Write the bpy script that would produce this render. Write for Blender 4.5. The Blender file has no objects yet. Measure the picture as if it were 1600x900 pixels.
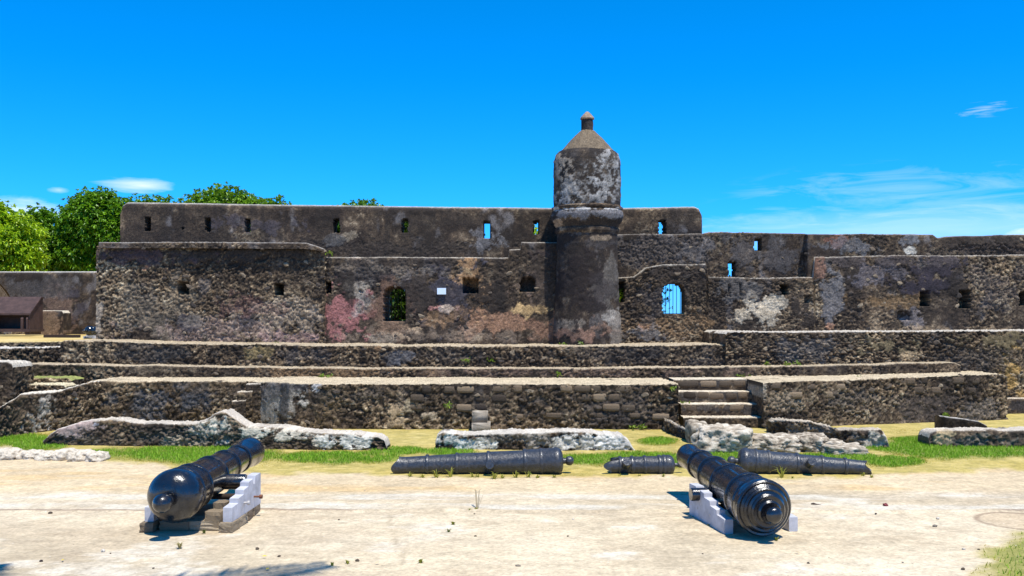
import bpy, bmesh, math, random
import numpy as np
from mathutils import Vector, Matrix
random.seed(7)
rng = np.random.default_rng(7)
SC = bpy.context.scene
COL = SC.collection
# ------------------------------------------------------------------ camera, sky, sun
F, H, HOR = 1500.0, 2.3, 500.0            # focal length (px of a 1600 wide picture), eye height, horizon row
cam = bpy.data.objects.new('camera', bpy.data.cameras.new('camera'))
COL.objects.link(cam)
cam.location = (0, 0, H); cam.rotation_euler = (math.radians(90), 0, 0)
cam.data.sensor_width = 36; cam.data.lens = 36*F/1600; cam.data.shift_y = (HOR-450)/1600
cam.data.clip_end = 6000; cam.data.clip_start = .1
SC.camera = cam
SUNV = Vector((.20, -.32, 1)).normalized()
world = bpy.data.worlds.new('World'); SC.world = world; world.use_nodes = True
def build_world():
    nt = world.node_tree; N = nt.nodes; L = nt.links; N.clear()
    out = N.new('ShaderNodeOutputWorld'); bg = N.new('ShaderNodeBackground'); bg.inputs[1].default_value = .1
    sky = N.new('ShaderNodeTexSky'); sky.sky_type = 'NISHITA'; sky.sun_disc = False
    sky.sun_elevation = math.asin(SUNV.z); sky.sun_rotation = math.atan2(SUNV.x, SUNV.y)
    sky.altitude = 0; sky.air_density = 1.0; sky.dust_density = .15; sky.ozone_density = 3.0
    hs = N.new('ShaderNodeHueSaturation'); hs.inputs['Saturation'].default_value = 1.6; hs.inputs['Value'].default_value = 1.45
    L.new(sky.outputs[0], hs.inputs['Color'])
    tint = N.new('ShaderNodeMix'); tint.data_type = 'RGBA'; tint.blend_type = 'MULTIPLY'; tint.inputs[0].default_value = 1
    tint.inputs[7].default_value = (.46, .95, 1.16, 1); L.new(hs.outputs[0], tint.inputs[6])
    bw = N.new('ShaderNodeRGBToBW'); L.new(sky.outputs[0], bw.inputs[0])
    az = N.new('ShaderNodeMix'); az.data_type = 'RGBA'; az.blend_type = 'MULTIPLY'; az.inputs[0].default_value = 1; L.new(bw.outputs[0], az.inputs[6]); az.inputs[7].default_value = (.0, .84, 2.75, 1)
    blend = N.new('ShaderNodeMix'); blend.data_type = 'RGBA'; blend.inputs[0].default_value = .9; L.new(tint.outputs[2], blend.inputs[6]); L.new(az.outputs[2], blend.inputs[7])
    tc = N.new('ShaderNodeTexCoord')
    mp = N.new('ShaderNodeMapping'); mp.inputs['Scale'].default_value = (5, 5, 34); L.new(tc.outputs['Generated'], mp.inputs[0])
    nz = N.new('ShaderNodeTexNoise'); nz.inputs['Scale'].default_value = 2.2; nz.inputs['Detail'].default_value = 8; nz.inputs['Roughness'].default_value = .62
    nz.inputs['Distortion'].default_value = .8; L.new(mp.outputs[0], nz.inputs[0])
    def math_(op, a, b=None, clamp=False):
        m = N.new('ShaderNodeMath'); m.operation = op; m.use_clamp = clamp
        for i, v in enumerate((a, b)):
            if v is None: continue
            if isinstance(v, (int, float)): m.inputs[i].default_value = v
            else: L.new(v, m.inputs[i])
        return m.outputs[0]
    tot = None
    # drifts of thin cloud standing in the sky: direction, half width, half height, noise share, opacity
    for (px, py, rx, ry, kn, op) in ((222, 290, 60, 13, .9, .75), (30, 328, 80, 20, 1.0, .7), (92, 297, 16, 6, .9, .4),
                                     (1450, 358, 460, 44, .35, .34), (1450, 350, 430, 36, 1.2, .30), (1400, 310, 220, 50, 1.9, .16), (1545, 168, 46, 12, 2.6, .4), (2300, 330, 600, 50, 2.2, .7), (-900, 320, 500, 40, 2.2, .6)):
        c = Vector(((px-800)/F, 1, (HOR-py)/F)); l = c.length; c.normalize()
        sub = N.new('ShaderNodeVectorMath'); sub.operation = 'SUBTRACT'; L.new(tc.outputs['Generated'], sub.inputs[0]); sub.inputs[1].default_value = c
        mul = N.new('ShaderNodeVectorMath'); mul.operation = 'MULTIPLY'; L.new(sub.outputs[0], mul.inputs[0]); mul.inputs[1].default_value = (F/rx*l, F/rx*l*.3, F/ry*l)
        ln = N.new('ShaderNodeVectorMath'); ln.operation = 'LENGTH'; L.new(mul.outputs[0], ln.inputs[0])
        m = math_('SUBTRACT', 1.0, ln.outputs['Value'])
        m = math_('ADD', m, math_('MULTIPLY', math_('SUBTRACT', nz.outputs[0], .5), kn*2.2))
        m = math_('MULTIPLY', m, 1.1, True)
        near = math_('SUBTRACT', 1.35, ln.outputs['Value'], True)
        m = math_('MULTIPLY', math_('MULTIPLY', m, math_('MULTIPLY', near, 2.0, True)), op, True)
        tot = m if tot is None else math_('MAXIMUM', tot, m)
    mix = N.new('ShaderNodeMix'); mix.data_type = 'RGBA'; L.new(tot, mix.inputs[0]); 
    sp = N.new('ShaderNodeSeparateXYZ'); L.new(tc.outputs['Generated'], sp.inputs[0])
    hz = math_('MULTIPLY', math_('POWER', math_('SUBTRACT', 1.0, math_('ABSOLUTE', sp.outputs[2])), 17.0, True), .62)
    hm = N.new('ShaderNodeMix'); hm.data_type = 'RGBA'; L.new(hz, hm.inputs[0]); L.new(blend.outputs[2], hm.inputs[6]); hm.inputs[7].default_value = (2.3, 5.6, 7.6, 1)
    L.new(hm.outputs[2], mix.inputs[6]); mix.inputs[7].default_value = (8.5, 9.2, 9.8, 1)
    L.new(mix.outputs[2], bg.inputs[0]); L.new(bg.outputs[0], out.inputs[0])
build_world()
sl = bpy.data.lights.new('sun', 'SUN'); sl.energy = 5; sl.angle = math.radians(.53); sl.color = (1, .95, .86)
sun = bpy.data.objects.new('sun', sl); COL.objects.link(sun); sun.rotation_euler = SUNV.to_track_quat('Z', 'Y').to_euler(); sun.location = (10, -10, 40)
SC.view_settings.view_transform = 'Standard'; SC.view_settings.look = 'None'; SC.view_settings.exposure = .42; SC.view_settings.gamma = 1

# ------------------------------------------------------------------ numpy noise
def h2(ix, iy, s):
    n = (ix.astype(np.int64)*374761393 + iy.astype(np.int64)*668265263 + s*1274126177) & 0xffffffff
    n = ((n ^ (n >> 13))*1274126177) & 0xffffffff
    n = ((n ^ (n >> 16))*2246822519) & 0xffffffff
    return ((n ^ (n >> 15)) & 0xffffff)/float(0xffffff)
def vn(x, y, s=0):
    ix = np.floor(x); iy = np.floor(y); fx = x-ix; fy = y-iy
    fx = fx*fx*(3-2*fx); fy = fy*fy*(3-2*fy)
    a = h2(ix, iy, s); b = h2(ix+1, iy, s); c = h2(ix, iy+1, s); d = h2(ix+1, iy+1, s)
    return (a+(b-a)*fx)*(1-fy)+(c+(d-c)*fx)*fy
def fbm(x, y, o=4, s=0, g=.5):
    t = 0; a = 1; w = 0
    for i in range(o):
        t = t+a*vn(x*2**i+i*17.3, y*2**i-i*9.1, s+i*31); w += a; a *= g
    return t/w
def worley(x, y, s=0):
    ix = np.floor(x); iy = np.floor(y)
    f1 = np.full(x.shape, 9.); f2 = np.full(x.shape, 9.); idd = np.zeros(x.shape)
    for dx in (-1, 0, 1):
        for dy in (-1, 0, 1):
            cx = ix+dx; cy = iy+dy
            d = np.hypot(cx+h2(cx, cy, s+1)-x, cy+h2(cx, cy, s+2)-y)
            nr = d < f1
            f2 = np.where(nr, f1, np.minimum(f2, d)); idd = np.where(nr, h2(cx, cy, s+3), idd); f1 = np.where(nr, d, f1)
    return f1, f2, idd
def sst(a, b, x):
    t = np.clip((x-a)/(b-a), 0, 1); return t*t*(3-2*t)
def mixc(c, k, m): return c*(1-m[..., None])+np.asarray(k)*m[..., None]
def pal(t, stops):
    xs = [s[0] for s in stops]
    return np.stack([np.interp(t, xs, [s[1][k] for s in stops]) for k in range(3)], -1)

# ------------------------------------------------------------------ mesh helpers
def P(px, py, d): return Vector(((px-800)*d/F, d, H-(py-HOR)*d/F))
def G(px, py, z=0): d = (H-z)*F/(py-HOR); return Vector(((px-800)*d/F, d, z))
def mesh(name, V, groups, col=None, smooth=True):
    V = np.asarray(V, dtype=np.float32); me = bpy.data.meshes.new(name)
    groups = [np.asarray(g, dtype=np.int32) for g in groups if len(g)]
    me.vertices.add(len(V)); me.vertices.foreach_set('co', V.ravel())
    nl = sum(g.size for g in groups); npo = sum(len(g) for g in groups)
    me.loops.add(nl); me.polygons.add(npo)
    me.loops.foreach_set('vertex_index', np.concatenate([g.ravel() for g in groups]))
    tot = np.concatenate([np.full(len(g), g.shape[1], dtype=np.int32) for g in groups])
    me.polygons.foreach_set('loop_start', np.concatenate([[0], np.cumsum(tot)[:-1]]).astype(np.int32))
    me.polygons.foreach_set('loop_total', tot)
    me.polygons.foreach_set('use_smooth', np.full(npo, smooth))
    me.update(calc_edges=True); me.validate()
    if col is not None:
        a = me.color_attributes.new('Col', 'FLOAT_COLOR', 'POINT')
        c = np.ones((len(V), 4), dtype=np.float32); c[:, :3] = np.clip(col, 0, 1); a.data.foreach_set('color', c.ravel())
    return me
def link(name, me, mat=None, parent=None, loc=None):
    o = bpy.data.objects.new(name, me); COL.objects.link(o)
    if mat is not None and me is not None and not me.materials: me.materials.append(mat)
    if parent is not None: o.parent = parent
    if loc is not None: o.location = loc
    return o
def tag(o, label=None, cat=None, group=None, kind=None):
    if label: o['label'] = label
    if cat: o['category'] = cat
    if group: o['group'] = group
    if kind: o['kind'] = kind
    return o
def thing(name, label, cat, loc=(0, 0, 0), rz=0, group=None):
    o = bpy.data.objects.new(name, None); COL.objects.link(o); o.location = loc; o.rotation_euler = (0, 0, rz); o.empty_display_size = .2
    return tag(o, label, cat, group)
def copy_tree(o, parent=None):
    c = o.copy(); COL.objects.link(c); c.parent = parent
    for ch in list(o.children): copy_tree(ch, c)
    return c
def bm_mesh(name, bm, smooth=False):
    bmesh.ops.recalc_face_normals(bm, faces=bm.faces)
    me = bpy.data.meshes.new(name); bm.to_mesh(me); bm.free()
    if smooth: me.polygons.foreach_set('use_smooth', np.full(len(me.polygons), True))
    return me
def sharp(me, deg=35):
    try: me.set_sharp_from_angle(angle=math.radians(deg))
    except Exception: pass

# ------------------------------------------------------------------ materials
def mat(name, col=(.5, .5, .5), rough=.9, attr=False, var=.25, nscale=30, bump=.3, bdist=.01, rnd=None, metal=0, coat=0, trans=0, fine=None, spec=.3):
    m = bpy.data.materials.new(name); m.use_nodes = True; nt = m.node_tree; N = nt.nodes; L = nt.links
    b = N['Principled BSDF']; b.inputs['Roughness'].default_value = rough; b.inputs['Metallic'].default_value = metal
    b.inputs['Coat Weight'].default_value = coat; b.inputs['Coat Roughness'].default_value = .12
    b.inputs['Specular IOR Level'].default_value = spec
    if attr: c = N.new('ShaderNodeVertexColor'); c.layer_name = 'Col'; base = c.outputs[0]
    elif rnd:
        oi = N.new('ShaderNodeObjectInfo'); r = N.new('ShaderNodeValToRGB'); r.color_ramp.elements.remove(r.color_ramp.elements[0])
        for i, (t, k) in enumerate(rnd):
            e = r.color_ramp.elements[0] if i == 0 else r.color_ramp.elements.new(t)
            e.position = t; e.color = (*k, 1)
        L.new(oi.outputs['Random'], r.inputs[0]); base = r.outputs[0]
    else: c = N.new('ShaderNodeRGB'); c.outputs[0].default_value = (*col, 1); base = c.outputs[0]
    tc = N.new('ShaderNodeTexCoord'); src = tc.outputs['Object']
    n = N.new('ShaderNodeTexNoise'); n.inputs['Scale'].default_value = nscale; n.inputs['Detail'].default_value = 6; n.inputs['Roughness'].default_value = .65; L.new(src, n.inputs[0])
    if var:
        mr = N.new('ShaderNodeMapRange'); mr.inputs[1].default_value = .3; mr.inputs[2].default_value = .7; mr.inputs[3].default_value = 1-var; mr.inputs[4].default_value = 1+var
        L.new(n.outputs[0], mr.inputs[0])
        mx = N.new('ShaderNodeMix'); mx.data_type = 'RGBA'; mx.blend_type = 'MULTIPLY'; mx.inputs[0].default_value = 1
        L.new(base, mx.inputs[6]); L.new(mr.outputs[0], mx.inputs[7]); base = mx.outputs[2]
    if fine: base = fine(N, L, src, base)
    L.new(base, b.inputs['Base Color'])
    if coat:
        n2 = N.new('ShaderNodeTexNoise'); n2.inputs['Scale'].default_value = 7; n2.inputs['Detail'].default_value = 8; n2.inputs['Roughness'].default_value = .7; L.new(src, n2.inputs[0])
        mr2 = N.new('ShaderNodeMapRange'); mr2.inputs[1].default_value = .35; mr2.inputs[2].default_value = .7; mr2.inputs[3].default_value = rough*.75; mr2.inputs[4].default_value = min(1, rough*1.8); L.new(n2.outputs[0], mr2.inputs[0]); L.new(mr2.outputs[0], b.inputs['Roughness'])
        mr3 = N.new('ShaderNodeMapRange'); mr3.inputs[1].default_value = .56; mr3.inputs[2].default_value = .72; mr3.inputs[3].default_value = 0; mr3.inputs[4].default_value = .28; L.new(n2.outputs[0], mr3.inputs[0])
        dm = N.new('ShaderNodeMix'); dm.data_type = 'RGBA'; L.new(mr3.outputs[0], dm.inputs[0]); L.new(base, dm.inputs[6]); dm.inputs[7].default_value = (.16, .12, .085, 1); L.new(dm.outputs[2], b.inputs['Base Color'])
        mr4 = N.new('ShaderNodeMapRange'); mr4.inputs[1].default_value = .4; mr4.inputs[2].default_value = .65; mr4.inputs[3].default_value = coat; mr4.inputs[4].default_value = 0; L.new(n2.outputs[0], mr4.inputs[0]); L.new(mr4.outputs[0], b.inputs['Coat Weight'])
    if bump:
        bp = N.new('ShaderNodeBump'); bp.inputs['Strength'].default_value = bump; bp.inputs['Distance'].default_value = bdist
        L.new(n.outputs[0], bp.inputs['Height']); L.new(bp.outputs[0], b.inputs['Normal'])
    if trans:
        t = N.new('ShaderNodeBsdfTranslucent'); L.new(base, t.inputs[0]); ms = N.new('ShaderNodeMixShader'); ms.inputs[0].default_value = trans
        L.new(b.outputs[0], ms.inputs[1]); L.new(t.outputs[0], ms.inputs[2]); L.new(ms.outputs[0], N['Material Output'].inputs[0])
    return m
def specks(N, L, src, base):
    v = N.new('ShaderNodeTexVoronoi'); v.inputs['Scale'].default_value = 14; v.inputs['Randomness'].default_value = 1; L.new(src, v.inputs[0])
    mr = N.new('ShaderNodeMapRange'); mr.inputs[1].default_value = .10; mr.inputs[2].default_value = .16; mr.inputs[3].default_value = 1; mr.inputs[4].default_value = 0; L.new(v.outputs['Distance'], mr.inputs[0])
    sep = N.new('ShaderNodeSeparateColor'); L.new(v.outputs['Color'], sep.inputs[0])
    gt = N.new('ShaderNodeMath'); gt.operation = 'GREATER_THAN'; gt.inputs[1].default_value = .8; L.new(sep.outputs[0], gt.inputs[0])
    mm = N.new('ShaderNodeMath'); mm.operation = 'MULTIPLY'; L.new(mr.outputs[0], mm.inputs[0]); L.new(gt.outputs[0], mm.inputs[1])
    mx = N.new('ShaderNodeMix'); mx.data_type = 'RGBA'; L.new(mm.outputs[0], mx.inputs[0]); L.new(base, mx.inputs[6])
    r = N.new('ShaderNodeValToRGB'); r.color_ramp.elements[0].color = (.14, .10, .06, 1); r.color_ramp.elements[1].color = (.62, .56, .45, 1); L.new(sep.outputs[1], r.inputs[0]); L.new(r.outputs[0], mx.inputs[7])
    return mx.outputs[2]
M = {
 'wall': mat('coral_rag', attr=True, var=.6, nscale=30, bump=.7, bdist=.02),
 'ruin': mat('lime_coral', attr=True, var=.35, nscale=30, bump=.7, bdist=.015),
 'ground': mat('sandy_ground', attr=True, var=.26, nscale=22, bump=.35, bdist=.01, fine=specks, rough=.95),
 'stone': mat('rubble_stone', rnd=((0, (.035, .029, .025)), (.45, (.08, .062, .048)), (.75, (.15, .115, .08)), (1, (.27, .21, .14))), var=.6, nscale=20, bump=.7, bdist=.02),
 'block': mat('squared_coral', rnd=((0, (.05, .037, .027)), (.4, (.095, .07, .048)), (.8, (.16, .115, .075)), (1, (.26, .19, .12))), var=.65, nscale=22, bump=.9, bdist=.025),
 'iron': mat('black_gun_paint', col=(.006, .007, .010), rough=.2, var=.4, nscale=17, bump=.45, bdist=.012, coat=.9, spec=.5),
 'oldiron': mat('weathered_gun_paint', col=(.034, .037, .044), rough=.3, var=.5, nscale=22, bump=.55, bdist=.018, coat=.2, spec=.5),
 'bore': mat('bore_dark', col=(.01, .009, .008), rough=.9),
 'paint': mat('pale_grey_paint', col=(.44, .44, .47), rough=.6, var=.3, nscale=6, bump=.3, bdist=.008),
 'rust': mat('rusty_iron', col=(.10, .045, .03), rough=.8, var=.5, nscale=9, bump=.4),
 'rustbolt': mat('rusty_bolt', col=(.16, .06, .03), rough=.75, var=.4, nscale=40),
 'oldbrown': mat('brown_iron', col=(.060, .034, .028), rough=.6, var=.45, nscale=5, bump=.4),
 'bolt': mat('painted_bolt', col=(.42, .40, .38), rough=.5),
 'plaque': mat('white_plaque', col=(.62, .72, .82), rough=.4, var=.05, bump=0),
 'wood': mat('dark_timber', col=(.035, .022, .016), rough=.85),
 'bark': mat('bark', col=(.10, .075, .05), rough=.95, bump=.8, nscale=10),
 'leaf': mat('leaf', attr=True, var=.25, nscale=1.2, bump=0, rough=.42, trans=.32, spec=.5),
 'grass': mat('grass', attr=True, var=0, bump=0, rough=.6, trans=.3),
 'dry': mat('dry_frond', col=(.075, .05, .028), rough=.9),
 'pebble': mat('pebble', rnd=((0, (.03, .02, .018)), (.6, (.10, .075, .05)), (.85, (.45, .40, .33)), (1, (.6, .56, .48))), var=.2),
 'fruit': mat('red_fruit', col=(.16, .02, .025), rough=.5),
 'yellow': mat('yellow_leaf', col=(.62, .46, .04), rough=.6),
}
# ------------------------------------------------------------------ coral rag walls
RUB = [(0, (.028, .019, .012)), (.30, (.072, .049, .029)), (.52, (.16, .108, .060)), (.70, (.29, .205, .118)), (.86, (.44, .335, .20)), (1, (.62, .50, .33))]
PLA = [(0, (.018, .012, .009)), (.4, (.044, .030, .021)), (.65, (.088, .060, .038)), (.85, (.17, .12, .075)), (1, (.36, .27, .17))]
WH = [(0, (.07, .052, .036)), (.25, (.26, .205, .14)), (.5, (.54, .46, .34)), (1, (.72, .64, .51))]
DARK = (.036, .027, .021); SOOT = (.024, .018, .014); SANDTOP = (.36, .29, .195); GREYTOP = (.36, .33, .29); LIME = (.52, .47, .39); PINK = (.29, .12, .105); OCHRE = (.30, .175, .085); ORANGE = (.36, .185, .105); BEIGE = (.46, .37, .25); GREY = (.17, .16, .155); YEL = (.22, .16, .07)
def in_hole(px, py, hl):
    x0, y0, x1, y1, kind = hl[:5]
    jx = (vn(px*.45+11, py*.45, 5)-.5)*1.6; jy = (vn(px*.45+71, py*.45, 6)-.5)*1.6
    if kind == 'arch' or kind == 'arch_clean': jx = jx*.4; jy = jy*.4
    x = px+jx; y = py+jy
    m = (x > x0) & (x < x1) & (y < y1) & (y > y0)
    if 'arch' in kind:
        rise = (x1-x0)*.38; cx = (x0+x1)/2; cap = y0+rise
        m &= (y > cap) | (((x-cx)/((x1-x0)/2))**2+((y-cap)/rise)**2 < 1)
    return m
def zone_masks(px, py, zones, s):
    for i, z in enumerate(zones):
        cx, cy, rx, ry, c, st, sm = z
        w = fbm(px/24.+i*7.7, py/24., 6, s+i*13, .68)-.5
        m = 1-np.sqrt(((px-cx)/rx)**2+((py-cy)/ry)**2)+w*4.0
        fl = fbm(px/3.2+i*3.3, py/3.2, 3, s+i*5+77, .65)
        if st > 1:      # flaking limewash: only small chips are left
            f2 = fbm(px/7.+i*2.1, py/7., 5, s+i*5+91, .62); yield sst(-.2, .5, m)*sst(.50, .56, f2)*(st-1), c, sm
        else: yield sst(0, .25, m)*sst(.28, .44, fl+.30*np.clip(m, -.5, 1))*st, c, sm
WALLS = {}
def surface(u, v, px, py, seed, rub, cell, und, sm0, zones, streak, topm, topcol, topamt, white=0, td=None):
    """displacement and colour of a coral rag surface laid out in u, v metres"""
    uw = u+.14*(fbm(u*8, v*8, 3, seed+5, .6)-.5); vw = v+.14*(fbm(u*8+40, v*8, 3, seed+6, .6)-.5)
    f1, f2, idd = worley(uw/cell, vw/(cell*.72), seed)
    g1, g2, id2 = worley(uw/(cell*.42), vw/(cell*.34), seed+50)
    h = sst(0, .45, f2-f1)*(.45+.75*idd); hs = sst(0, .5, g2-g1)*(.3+.9*id2)
    ch = fbm(u*17+3, v*19, 3, seed+7, .6); pit = sst(.62, .42, f1)*0+sst(.60, .80, fbm(u*6+80, v*7, 3, seed+8, .6))
    ch = .6*ch+.4*fbm(u*31+9, v*33, 2, seed+70); rh = np.clip(.26*h+.26*hs+1.25*(ch-.32), 0, 1.2)*(1-.85*pit)
    big = fbm(u*.7, v*.7, 4, seed+9)
    sm = np.clip(sm0+1.6*(fbm(u*.9+9, v*.9, 4, seed+19)-.5), 0, 1) if 0 < sm0 < 1 else np.full(u.shape, float(sm0))
    zl = list(zone_masks(px, py, zones, seed))
    for m, c, s_ in zl:
        if s_ is not None: sm = sm*(1-m)+s_*m
    disp = (1-sm)*rub*1.35*(rh*1.5-.75)+sm*.010*(fbm(u*9, v*9, 4, seed+23)-.5)*2+und*(big-.5)*2
    for m, c, s_ in zl:
        if s_ is not None and s_ >= .7: disp = disp+.02*m*(1-.5*sm0)
    t = np.clip(.26*id2+.10*idd+1.15*(fbm(u*.9, v*1.1, 5, seed+29, .62)-.5)+1.65*(ch-.5)+.17, 0, 1)
    cr = pal(t, RUB if not white else WH)
    cr = cr*(.45+.55*sst(.05, .5, rh))[..., None]          # colour darkens towards the low parts of the relief
    tp = np.clip(fbm(u*2.2, v*2.2, 6, seed+33, .72)*2.1-.62+.22*(id2-.5), 0, 1)
    cp = pal(tp, PLA if not white else WH)
    c = mixc(cr, 0, np.zeros(u.shape))*(1-sm)[..., None]+cp*sm[..., None]
    soot = sst(.50, .66, fbm(u*.55+70, v*.8, 5, seed+60, .62))*.5; c = mixc(c, SOOT, soot)
    if td is not None and streak:      # rain runs down from the top edge
        rn = sst(.50, .66, fbm(u*3.6+5, v*.22, 4, seed+62, .6))*np.exp(-np.clip(td, 0, 9)/(.25+1.1*vn(u*2.1, u*0, seed+63))); c = mixc(c, SOOT, rn*.85)
    if streak:
        sk = sst(.52, .75, fbm(u*3.0, v*.45, 4, seed+41))*streak
        c = mixc(c, SOOT, sk)
        wk = sst(.60, .78, fbm(u*2.4+31, v*1.6, 5, seed+43, .6))*streak*.75
        c = mixc(c, (.24, .215, .20), wk)
    for m, k, s_ in zl:
        gr = .45+1.1*fbm(u*7, v*7, 5, seed+47, .65)
        c = c*(1-m[..., None])+np.asarray(k)*(gr*m)[..., None]*(.78+.44*id2)[..., None]
    if topcol is not None:
        tm = topm*topamt*sst(.25, .5, fbm(u*2.5, v*2.5, 4, seed+51)+.2*topamt)
        c = c*(1-tm[..., None])+np.asarray(topcol)*(tm*(.7+.6*fbm(u*6, v*6, 4, seed+53)))[..., None]
    return disp, c
def wall(name, ctrl, seed, thick=.7, r=.06, res=.025, rub=.05, cell=.11, und=.03, sm0=0., holes=(), zones=(), streak=0., topcol=GREYTOP, topamt=1., toplip=.0, parent=None, mt='wall', white=0, ragged=0., tres=.06, rag_s=1.2):
    c = np.array(ctrl, float); X = (c[:, 0]-800)*c[:, 1]/F; Y = c[:, 1]; Zt = H-(c[:, 2]-HOR)*Y/F; Zb = H-(c[:, 3]-HOR)*Y/F
    us = [0.]; xs = []; 
    seg = np.hypot(np.diff(X), np.diff(Y)); cu = np.concatenate([[0], np.cumsum(np.maximum(seg, 1e-3))])
    grid = np.concatenate([np.linspace(cu[i], cu[i+1], max(1, int(math.ceil(seg[i]/res))), endpoint=False) for i in range(len(seg))]+[[cu[-1]]])
    x = np.interp(grid, cu, X); y = np.interp(grid, cu, Y); zt = np.interp(grid, cu, Zt); zb = np.interp(grid, cu, Zb)
    if ragged: zt = zt+ragged*(fbm(grid*rag_s, grid*0+seed, 5, seed+3)-.5)*2
    tx = np.gradient(x); ty = np.gradient(y)
    k = max(1, int(.1/res)); ker = np.ones(2*k+1)/(2*k+1)
    tx = np.convolve(np.pad(tx, k, 'edge'), ker, 'valid'); ty = np.convolve(np.pad(ty, k, 'edge'), ker, 'valid')
    tl = np.hypot(tx, ty)+1e-9; nx = ty/tl; ny = -tx/tl
    hmax = float(np.max(zt-zb)); K = max(3, int(math.ceil((hmax-r)/res))+1)
    through = any(len(h) > 5 and h[5] is None for h in holes)
    rows = []       # (t along height, depth, lift, nf, nz, isfront)
    for t in np.linspace(0, 1, K): rows.append((t, 0., 0., 1., 0., 1))
    na = max(2, int(r*1.57/res)+1)
    for a in np.linspace(0, math.pi/2, na+1)[1:]: rows.append((1, r*(1-math.cos(a)), r*math.sin(a), math.cos(a), math.sin(a), 0))
    nt_ = max(2, int((thick-2*r)/tres))
    for d in np.linspace(r, thick-r, nt_+1)[1:]: rows.append((1, d, r, 0., 1., 0))
    for a in np.linspace(math.pi/2, math.pi, 4)[1:]: rows.append((1, thick-r-r*math.cos(a), r*math.sin(a), math.cos(a), math.sin(a), 0))
    for t in np.linspace(1, 0, max(3, int(hmax/(.05 if through else .4))))[1:]: rows.append((t, thick, 0., -1., 0., 0))
    R = np.array(rows); nr = len(R); nc = len(grid)
    body = np.maximum(zt-r-zb, .01)
    Z = zb[:, None]+body[:, None]*R[None, :, 0]+R[None, :, 2]; D = np.repeat(R[None, :, 1], nc, 0)
    U = np.repeat(grid[:, None], nr, 1)+seed*13.7; Vv = Z+D
    XX = np.repeat(x[:, None], nr, 1); YY = np.repeat(y[:, None], nr, 1)
    px = 800+F*XX/YY; py = HOR-(Z-H)*F/YY
    nf = np.repeat(R[None, :, 3], nc, 0); nz = np.repeat(R[None, :, 4], nc, 0)
    disp, colr = surface(U, Vv, px, py, seed, rub, cell, und, sm0, zones, streak, sst(.55, 1., nz), topcol, topamt, white, zt[:, None]-Z)
    disp = disp*np.where(nf < -.5, 0, 1)*np.where(nz > .8, .45, 1)
    # taper displacement near the ends so that end faces stay closed
    XX = XX+disp*nf*nx[:, None]; YY = YY+D+disp*nf*ny[:, None]; Z = Z+disp*nz
    front = np.repeat((R[None, :, 5] > .5), nc, 0); drop = np.zeros((nc, nr), bool); inh = np.zeros((nc, nr), bool)
    for hl in holes:
        m = in_hole(px, py, hl); depth = hl[5] if len(hl) > 5 else .5
        mf = m & front; inh |= mf
        if depth is None:
            YY = np.where(mf, np.repeat(y[:, None], nr, 1)+thick, YY); drop |= m & (front | (nf < -.5))
        else: YY = np.where(mf, YY+depth, YY)
    idx = np.arange(nc*nr).reshape(nc, nr)
    q = np.stack([idx[:-1, :-1], idx[1:, :-1], idx[1:, 1:], idx[:-1, 1:]], -1).reshape(-1, 4)
    dr = drop.ravel(); q = q[~dr[q].all(1)]
    V = np.stack([XX, YY, Z], -1).reshape(-1, 3)
    colr = colr.reshape(-1, 3); quads = [q]
    for ci, sg in ((0, -1), (-1, 1)):
        md = np.linspace(0, thick, max(3, int(thick/.05))); tk = np.linspace(0, 1, max(4, int((zt[ci]-zb[ci])/.035)))
        inn = np.minimum(md, thick-md); ztp = zt[ci]-r+np.sqrt(np.clip(r*r-np.clip(r-inn, 0, r)**2, 0, None))
        MD, TK = np.meshgrid(md, tk); ZC = zb[ci]+(ztp[None, :]-zb[ci])*TK
        dc_, cc_ = surface(MD+seed*5.1, ZC, np.full(MD.shape, px[ci, 0]), py[ci, 0]-(ZC-zb[ci])*F/y[ci], seed+2, rub, cell, und*.4, sm0, zones, streak, np.zeros(MD.shape), None, 0, white)
        e_ = sst(0, .06, MD)*sst(0, .06, ztp[None, :]-ZC); XC = x[ci]+sg*(dc_*e_+.0)+np.zeros(MD.shape); YC = y[ci]+MD
        fz = XX[ci, :K], YY[ci, :K], Z[ci, :K]; tt_ = np.linspace(0, 1, K)
        XC[:, 0] = np.interp(tk, tt_, fz[0]); YC[:, 0] = np.interp(tk, tt_, np.minimum(fz[1], y[ci]+.08)); 
        b0 = len(V); V = np.concatenate([V, np.stack([XC, YC, ZC], -1).reshape(-1, 3)]); colr = np.concatenate([colr, cc_.reshape(-1, 3)])
        ic = b0+np.arange(MD.size).reshape(MD.shape); qq = np.stack([ic[:-1, :-1], ic[:-1, 1:], ic[1:, 1:], ic[1:, :-1]], -1).reshape(-1, 4)
        quads.append(qq if sg > 0 else qq[:, ::-1])
    o = link(name, mesh(name, V, quads, colr), M[mt], parent)
    sm_ok = front & ~inh
    WALLS[o.name] = (o, np.stack([XX, YY, Z], -1), sm_ok, px, py)
    return o
def rock_mesh(seed, sub=2, flat=1.):
    bm = bmesh.new(); bmesh.ops.create_icosphere(bm, subdivisions=sub, radius=1)
    rs = random.Random(seed); off = Vector((rs.random()*50, rs.random()*50, rs.random()*50))
    from mathutils import noise
    for v in bm.verts:
        p = v.co.normalized()
        m = max(abs(p.x), abs(p.y), abs(p.z)); p2 = p*(1/m)*.55+p*.45
        k = 1+.55*noise.noise(p*1.5+off)+.3*noise.noise(p*4+off)
        v.co = p2*k
    return bm_mesh('stone', bm, sub > 1)
STONES = [rock_mesh(i, 1) for i in range(8)]
for m_ in STONES: m_.materials.append(M['stone'])
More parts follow.
